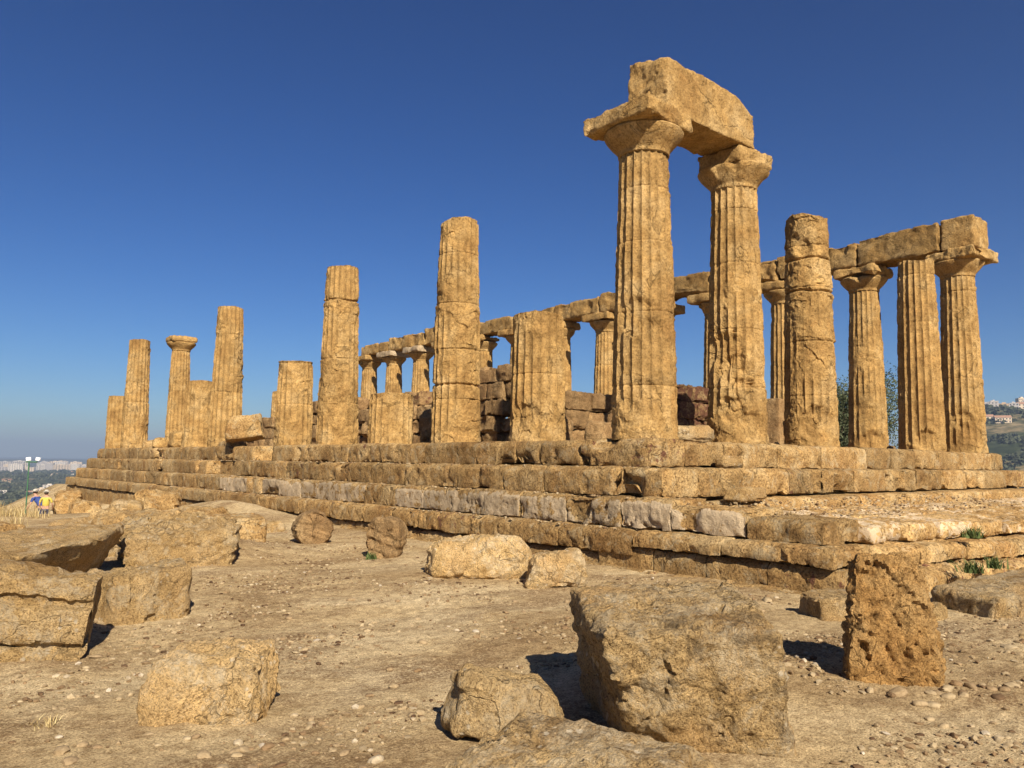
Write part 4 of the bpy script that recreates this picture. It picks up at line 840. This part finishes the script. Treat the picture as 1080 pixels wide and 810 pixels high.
for k, (x, y, lb) in enumerate([(-10.85, -4.3, 'withered brown tuft on bare ground left of the pale squarish boulder'), (-10.2, -6.1, 'withered tuft among the cobbles in the lower left corner'), (-4.9, -8.3, 'withered tuft on bare ground near the bottom right corner')]): twig_tuft(x, y, lb, 20+k)

# ------------------------------------------------------------------ trees
def tube(pts, rad, ns=8):
    P = np.array(pts, float); V = []; 
    for k in range(len(P)):
        t = P[min(k+1, len(P)-1)]-P[max(k-1, 0)]; t /= np.linalg.norm(t); a = np.cross(t, [.3, .9, .1]); a /= np.linalg.norm(a); b = np.cross(t, a)
        th = np.linspace(0, 2*np.pi, ns, endpoint=False)[:, None]; V.append(P[k]+rad[k]*(np.cos(th)*a+np.sin(th)*b))
    V = np.vstack(V); ix = np.arange(len(V)).reshape(len(P), ns); nx = np.roll(ix, -1, 1)
    return V, np.stack([ix[:-1], nx[:-1], nx[1:], ix[1:]], -1).reshape(-1, 4), np.ones((len(V), 3))
def tree(x, y, H, Rc, label, seed, nleaf=34000, mat=None, group='trees beyond the temple', ls=.075):
    rr = np.random.RandomState(seed); z = gz(x, y)-.1; o = empty('olive_tree', (x, y, z), label, 'tree', group); parts = []; tips = []
    fork = np.array([rr.normal(0, .1), rr.normal(0, .1), H*.25]); parts.append(tube([(0, 0, -.2), (fork[0]*.4, .05, H*.12), fork], [Rc*.11, Rc*.085, Rc*.07], 10))
    for k in range(7):
        a = k*.9+rr.uniform(-.3, .3); e = np.array([math.cos(a)*Rc*rr.uniform(.3, .75), math.sin(a)*Rc*rr.uniform(.3, .75), H*rr.uniform(.55, .9)])
        mid = (fork+e)/2+rr.normal(0, .15, 3); parts.append(tube([fork, mid, e], [Rc*.045, Rc*.03, Rc*.01], 6)); tips += [mid, e, (mid+e)/2]
        for _ in range(4):
            e2 = e+rr.normal(0, Rc*.3, 3); parts.append(tube([mid, (mid+e2)/2+rr.normal(0, .08, 3), e2], [Rc*.02, Rc*.012, Rc*.005], 5)); tips += [e2, (mid+e2)/2]
    V, Q, T = join(parts); mesh_obj('trunk', V, Q, M_wood, o, T)
    tips = np.array(tips); c = tips[rr.randint(0, len(tips), nleaf)]+rr.normal(0, 1, (nleaf, 3))*np.array([.17, .17, .13])*Rc
    c = c[c[:, 2] > H*.16]; n = len(c); d1 = rr.normal(0, 1, (n, 3)); d1 /= np.linalg.norm(d1, axis=1, keepdims=True); d2 = np.cross(d1, rr.normal(0, 1, (n, 3))); d2 /= np.linalg.norm(d2, axis=1, keepdims=True)
    d1 *= ls*rr.uniform(.6, 1.3, (n, 1)); d2 *= ls*.4
    V = np.stack([c-d1, c+d2, c+d1, c-d2], 1).reshape(-1, 3); Q = np.arange(4*n).reshape(-1, 4); t_ = np.repeat(rr.rand(n), 4)
    mesh_obj('crown', V, Q, mat or M_olive, o, np.stack([t_]*3, 1), smooth=False)
tree(28.6, 10.6, 10.2, 2.6, 'grey-green olive tree seen between the thick eroded column and the round-capital column', 1)
tree(30.6, 7.6, 7.4, 2.2, 'grey-green olive tree seen between the round-capital column and the next fluted one', 2)
tree(27.5, 17.5, 6.4, 2.2, 'grey-green olive tree hidden behind the second tallest column', 3, 6000)
# distant wood: leaf-clump crowns merged into one mass
def woodland():
    rr = np.random.RandomState(5); pts = []
    for (n, a0, a1, r0, r1, s0, s1) in [(5200, 2, 20, 350, 3800, 3, 6.5), (2600, 4, 18, 110, 500, 1.6, 3.2), (5200, 60, 90, 500, 2000, 3, 6)]:
        az = np.radians(rr.uniform(a0, a1, n)); r = r0*(r1/r0)**rr.uniform(0, 1, n); x = CAM[0]+np.sin(az)*r; y = CAM[1]+np.cos(az)*r
        k = fbm(np.stack([x/110, y/110, 0*x], 1), 4, 91) > .0
        s_ = rr.uniform(s0, s1, n)*(1+r/5000); pts.append(np.stack([x[k], y[k], s_[k]], 1))
    P = np.vstack(pts); z = terrain(P[:, 0], P[:, 1]); n = len(P); m = 34
    d = rr.normal(0, 1, (n, m, 3)); d /= np.linalg.norm(d, axis=2, keepdims=True); d[..., 2] = np.abs(d[..., 2])*.9
    c = d*(P[:, 2][:, None, None])*rr.uniform(.55, 1.05, (n, m, 1)); c[..., 2] *= .8
    c = c+np.stack([P[:, 0], P[:, 1], z+P[:, 2]*.15], 1)[:, None]; c = c.reshape(-1, 3); sc_ = np.repeat(P[:, 2], m)[:, None]*.34; n2 = len(c)
    a = rr.normal(0, 1, (n2, 3)); a /= np.linalg.norm(a, axis=1, keepdims=True); b = np.cross(a, rr.normal(0, 1, (n2, 3))); b /= np.linalg.norm(b, axis=1, keepdims=True)
    V = np.stack([c-a*sc_, c+b*sc_, c+a*sc_, c-b*sc_], 1).reshape(-1, 3); t_ = np.repeat(np.repeat(rr.rand(n), m)*.6+rr.rand(n2)*.4, 4)
    tag(mesh_obj('far_woodland', V, np.arange(4*n2).reshape(-1, 4), M_scrub, None, np.stack([t_]*3, 1), smooth=False), 'dark green olive groves and scrub across the valley and hillside', 'woodland', kind='stuff')
woodland()

# ------------------------------------------------------------------ far buildings
M_bw = [flat_mat('plaster_'+nme, c_, .9, .12, .3) for nme, c_ in (('white', (.55,.49,.41)), ('cream', (.55,.44,.31)), ('grey', (.42,.38,.34)), ('ochre', (.48,.34,.2)))]
M_roof = flat_mat('roof_tiles', (.34,.19,.12), .9, .2, .5); M_win = flat_mat('window_dark', (.06,.06,.065), .3, .1, .5)
def house(x, y, W, D, H, yaw, floors, cols_, mat, label, group, roof='flat', name='apartment_block', zb=None):
    zb = gz(x, y)-1 if zb is None else zb
    V = []; Q = []; MI = []
    def bx(x0, x1, y0, y1, z0, z1, mi):
        o_ = len(V); V.extend(box8(x0, x1, y0, y1, z0, z1)); Q.extend([[o_+a for a in f] for f in ((0,3,2,1),(4,5,6,7),(0,1,5,4),(1,2,6,5),(2,3,7,6),(3,0,4,7))]); MI.extend([mi]*6)
    bx(-W/2, W/2, -D/2, D/2, 0, H, 0)
    if roof == 'flat':
        bx(-W/2-.2, W/2+.2, -D/2-.2, D/2+.2, H, H+.5, 0); bx(-W*.2, W*.05, -D*.2, D*.2, H+.5, H+2.6, 0)
    else:
        o_ = len(V); e = .5; V.extend([(-W/2-e,-D/2-e,H), (W/2+e,-D/2-e,H), (W/2+e,D/2+e,H), (-W/2-e,D/2+e,H), (-W/2-e,0,H+D*.25), (W/2+e,0,H+D*.25)])
        for f in ((0,1,5,4), (2,3,4,5), (0,3,2,1)): Q.append([o_+a for a in f]); MI.append(1)
        Q.append([o_+0, o_+4, o_+3, o_+0]); MI.append(1); Q.append([o_+1, o_+2, o_+5, o_+1]); MI.append(1)
    fh = H/floors
    for s_ in (-1, 1):
        for f in range(floors):
            for c in range(cols_):
                cx = -W/2+(c+.5)*W/cols_; bx(cx-W/cols_*.22, cx+W/cols_*.22, s_*D/2-.06, s_*D/2+.06, f*fh+fh*.3, f*fh+fh*.78, 2)
            bx(-W/2, W/2, s_*(D/2+.03)-.35*(s_ < 0), s_*(D/2+.03)+.35*(s_ > 0), f*fh+fh*.06, f*fh+fh*.16, 0) if f and cols_ > 3 else None
    Qt = [q for q in Q if q[0] != q[3]]; Mt = [m__ for q, m__ in zip(Q, MI) if q[0] != q[3]]; Q3 = [q[:3] for q in Q if q[0] == q[3]]; M3 = [1]*len(Q3)
    o = mesh_obj(name, np.array(V), [np.array(Qt)]+([np.array(Q3)] if Q3 else []), [mat, M_roof, M_win], None, None, False, Mt+M3)
    o.location = (x, y, zb); o.rotation_euler = (0, 0, yaw); tag(o, label, 'building', group); return o
rr = np.random.RandomState(12)
# coastal town on the left horizon
for k in range(120):
    az = R_(rr.uniform(3.5, 16.5)); r = rr.uniform(3900, 4900); x, y = CAM[0]+math.sin(az)*r, CAM[1]+math.cos(az)*r
    H = rr.uniform(18, 46); house(x, y, rr.uniform(24, 60), rr.uniform(14, 20), H, -az+rr.uniform(-.5, .5), int(H/3.6), int(rr.randint(5, 9)), M_bw[rr.choice([0, 0, 1, 1, 2])],
        'tiny pale apartment block in the town along the left horizon', 'apartment blocks of the far town')
for k in range(24):
    az = R_(rr.uniform(6, 14)); r = rr.uniform(1300, 3400); x, y = CAM[0]+math.sin(az)*r, CAM[1]+math.cos(az)*r
    house(x, y, rr.uniform(14, 30), rr.uniform(9, 13), rr.uniform(5, 9), -az+rr.uniform(-.6, .6), 2, 4, M_bw[rr.choice([0, 1, 3])], 'low pale farmhouse among the trees of the valley at left', 'farmhouses in the valley', roof='gable' if k % 2 else 'flat', name='farmhouse')
# hill town at right
for k in range(46):
    az = R_(rr.uniform(67.5, 79)); r = rr.uniform(1500, 1900); x, y = CAM[0]+math.sin(az)*r, CAM[1]+math.cos(az)*r
    H = rr.uniform(7, 17); house(x, y, rr.uniform(10, 26), rr.uniform(9, 13), H, -az+rr.uniform(-.5, .5), max(2, int(H/3.3)), int(rr.randint(3, 7)), M_bw[rr.choice([0, 1, 1, 2, 3])],
        'pale building in the hilltop town at the right edge', 'buildings of the hilltop town', roof='gable' if k % 3 == 0 else 'flat', name='hill_house')
for k, (azd, r, W, H, lb) in enumerate([(70.6, 1330, 24, 8, 'wide low cream villa with gabled roof, left of two below the hilltop town'), (71.6, 1320, 20, 8, 'wide low cream villa with gabled roof, right of two below the hilltop town')]):
    az = R_(azd); x, y = CAM[0]+math.sin(az)*r, CAM[1]+math.cos(az)*r
    house(x, y, W, 13, H, -az+.2, 2, 5, M_bw[1], lb, 'villas below the hilltop town', roof='gable', name='villa')

# ------------------------------------------------------------------ lamp mast
M_gr = flat_mat('green_paint', (.05,.13,.07), .5, .1, 4); M_wh = flat_mat('white_enamel', (.75,.76,.76), .4, .03, 4)
az = R_(9.55); mx, my = CAM[0]+math.sin(az)*44, CAM[1]+math.cos(az)*44; mz = gz(mx, my)
lm = empty('floodlight_mast', (mx, my, mz-.1), 'thin green mast topped by white floodlights at the left edge', 'lamp mast')
top = -.72-mz+.1
V, Q, T = tube([(0, 0, 0), (0, 0, top)], [.035, .028], 10); mesh_obj('pole', V, Q, M_gr, lm, T)
V, Q, T = join([tube([(-.12, .1, top), (.3, -.2, top)], [.03, .03], 8)]); mesh_obj('crossbar', V, Q, M_gr, lm, T)
for sx_, yv in ((0, 2.6), (.28, -.6)):
    c8 = [(-.09,-.06,0), (.09,-.06,0), (.12,.07,.02), (-.12,.07,.02), (-.08,-.06,.13), (.08,-.06,.13), (.12,.08,.2), (-.12,.08,.2)]
    V, Q, T = hexa(c8, res=.05, rnd=.02, amp=0, seed=1); o = mesh_obj('floodlight', V, Q, M_wh, lm, T); o.location = (sx_, -sx_*.85, top+.03); o.rotation_euler = (0, .1, yv)

# ------------------------------------------------------------------ two visitors beyond the grassy edge
def cloth(name, col): return flat_mat(name, col, .85, .12, 12)
M_skin = cloth('skin', (.42,.24,.16)); M_yel = cloth('yellow_cotton', (.46,.37,.07)); M_blu = cloth('blue_cotton', (.035,.06,.2)); M_hat = cloth('white_straw', (.42,.38,.31)); M_trou = cloth('dark_trousers', (.05,.05,.07)); M_hair = cloth('hair', (.05,.03,.02))
def skin_obj(name, verts, edges, radii, mat, parent, lvl=2, root=0):
    me = bpy.data.meshes.new(name); me.from_pydata(verts, edges, []); me.materials.append(mat); o = bpy.data.objects.new(name, me); COL.objects.link(o); o.parent = parent
    s_ = o.modifiers.new('skin', 'SKIN'); s_.use_smooth_shade = True
    me_s = me.skin_vertices[0].data if me.skin_vertices else None
    if me_s is None:
        import bmesh
        bm = bmesh.new(); bm.from_mesh(me); lay = bm.verts.layers.skin.verify(); bm.to_mesh(me); bm.free(); me_s = me.skin_vertices[0].data
    for k, r in enumerate(radii):
        me_s[k].radius = (r, r*.85) if not isinstance(r, tuple) else r; me_s[k].use_root = (k == root)
    o.modifiers.new('subsurf', 'SUBSURF').levels = lvl; o.modifiers['subsurf'].render_levels = lvl
    return o
def person(x, y, yaw, shirt, label, bend=.0, hair=True):
    z = gz(x, y); o = empty('person', (x, y, z), label, 'person', rz=yaw)
    b = bend
    pel = (0, 0, .95); che = (0, .18*b*2, 1.25); nec = (0, .32*b*2, 1.46); hed = (0, .38*b*2, 1.60)
    vs_ = [pel, che, nec, hed, (0, hed[1]+.01, 1.69), (.1, 0, .88), (.12, .04, .5), (.12, -.02, .08), (.12, .1, .03), (-.1, 0, .88), (-.12, -.05, .5), (-.12, .0, .08), (-.12, .13, .03),
           (.19, nec[1]-.02, 1.40), (.26, nec[1]+.02, 1.12), (.24, nec[1]+.2, .93), (.24, nec[1]+.27, .87), (-.19, nec[1]-.02, 1.40), (-.26, nec[1]+.02, 1.12), (-.24, nec[1]+.2, .93), (-.24, nec[1]+.27, .87)]
    ed = [(0,1),(1,2),(2,3),(3,4),(0,5),(5,6),(6,7),(7,8),(0,9),(9,10),(10,11),(11,12),(2,13),(13,14),(14,15),(15,16),(2,17),(17,18),(18,19),(19,20)]
    ra = [.13,.14,.055,.085,.075,.085,.06,.04,.035,.085,.06,.04,.035,.055,.042,.032,.03,.055,.042,.032,.03]
    skin_obj('body', vs_, ed, ra, M_skin, o)
    skin_obj('shirt', [(0, 0, .97), che, (0, nec[1], 1.42), (.19, nec[1]-.02, 1.38), (.25, nec[1]+.01, 1.18), (-.19, nec[1]-.02, 1.38), (-.25, nec[1]+.01, 1.18)], [(0,1),(1,2),(2,3),(3,4),(2,5),(5,6)], [.17,.17,.09,.075,.06,.075,.06], shirt, o)
    skin_obj('trousers', [(0, 0, .96), (.1, 0, .86), (.12, .04, .5), (.12, -.02, .12), (-.1, 0, .86), (-.12, -.05, .5), (-.12, 0, .12)], [(0,1),(1,2),(2,3),(0,4),(4,5),(5,6)], [.15,.105,.08,.06,.105,.08,.06], M_trou, o)
    if hair:
        V, F3 = I3; h_ = V*np.array([.092, .105, .1]); h_[:, 1] -= .02; mesh_obj('hair', h_+np.array([0, hed[1], 1.655]), F3, M_hair, o)
    for a_ in (-1, 1):
        V, F3 = I2; mesh_obj('eye', V*.011+np.array([a_*.03, hed[1]+.082, 1.64]), F3, M_hair, o)
    V, F3 = I2; mesh_obj('nose', V*np.array([.012, .018, .02])+np.array([0, hed[1]+.092, 1.61]), F3, M_skin, o)
    pr = [(.0, .1), (.06, .1), (.09, .07), (.1, .0), (.19, -.02), (.19, -.03), (.1, -.01), (.09, -.01)]
    th = np.linspace(0, 2*np.pi, 24, endpoint=False); V = np.array([[r*np.cos(t), r*np.sin(t), zz] for r, zz in pr for t in th])*np.array([.9, .9, .8])+np.array([0, hed[1], 1.71])
    ix = np.arange(len(V)).reshape(len(pr), 24); nx = np.roll(ix, -1, 1); mesh_obj('hat', V, np.stack([ix[:-1], ix[1:], nx[1:], nx[:-1]], -1).reshape(-1, 4), M_hat, o)
    return o
for azd, r, sh_, lb, bd in ((10.58, 42.5, M_yel, 'person in a yellow shirt and white sun hat beside the far left steps', 0.), (10.40, 43.2, M_blu, 'person in a blue top and pale hat leaning forward beside the one in yellow', .6)):
    az = R_(azd); person(CAM[0]+math.sin(az)*r, CAM[1]+math.cos(az)*r, .6 if bd else -.4, sh_, lb, bd)

# ------------------------------------------------------------------ haze
hz_m = bpy.data.materials.new('haze_air'); hz_m.use_nodes = True; hn = hz_m.node_tree
for n_ in list(hn.nodes):
    if n_.type != 'OUTPUT_MATERIAL': hn.nodes.remove(n_)
pv = hn.nodes.new('ShaderNodeVolumePrincipled'); pv.inputs['Color'].default_value = (.62, .78, 1, 1); pv.inputs['Density'].default_value = .00016; pv.inputs['Anisotropy'].default_value = .2
hn.links.new(pv.outputs[0], [n_ for n_ in hn.nodes if n_.type == 'OUTPUT_MATERIAL'][0].inputs['Volume'])
zmin = float(GZ.min())-1; zmax = 260.
lim = 16800.
hb = np.array(box8(-lim, lim, -lim, lim, zmin, zmax)); hq = np.array([(0,3,2,1),(4,5,6,7),(0,1,5,4),(1,2,6,5),(2,3,7,6),(3,0,4,7)])
ho = mesh_obj('haze', hb, hq, hz_m, None, None, False); tag(ho, kind='stuff')
print('zmax terrain', GZ.max(), 'verts', sum(len(o.data.vertices) for o in C.objects if o.type == 'MESH'))
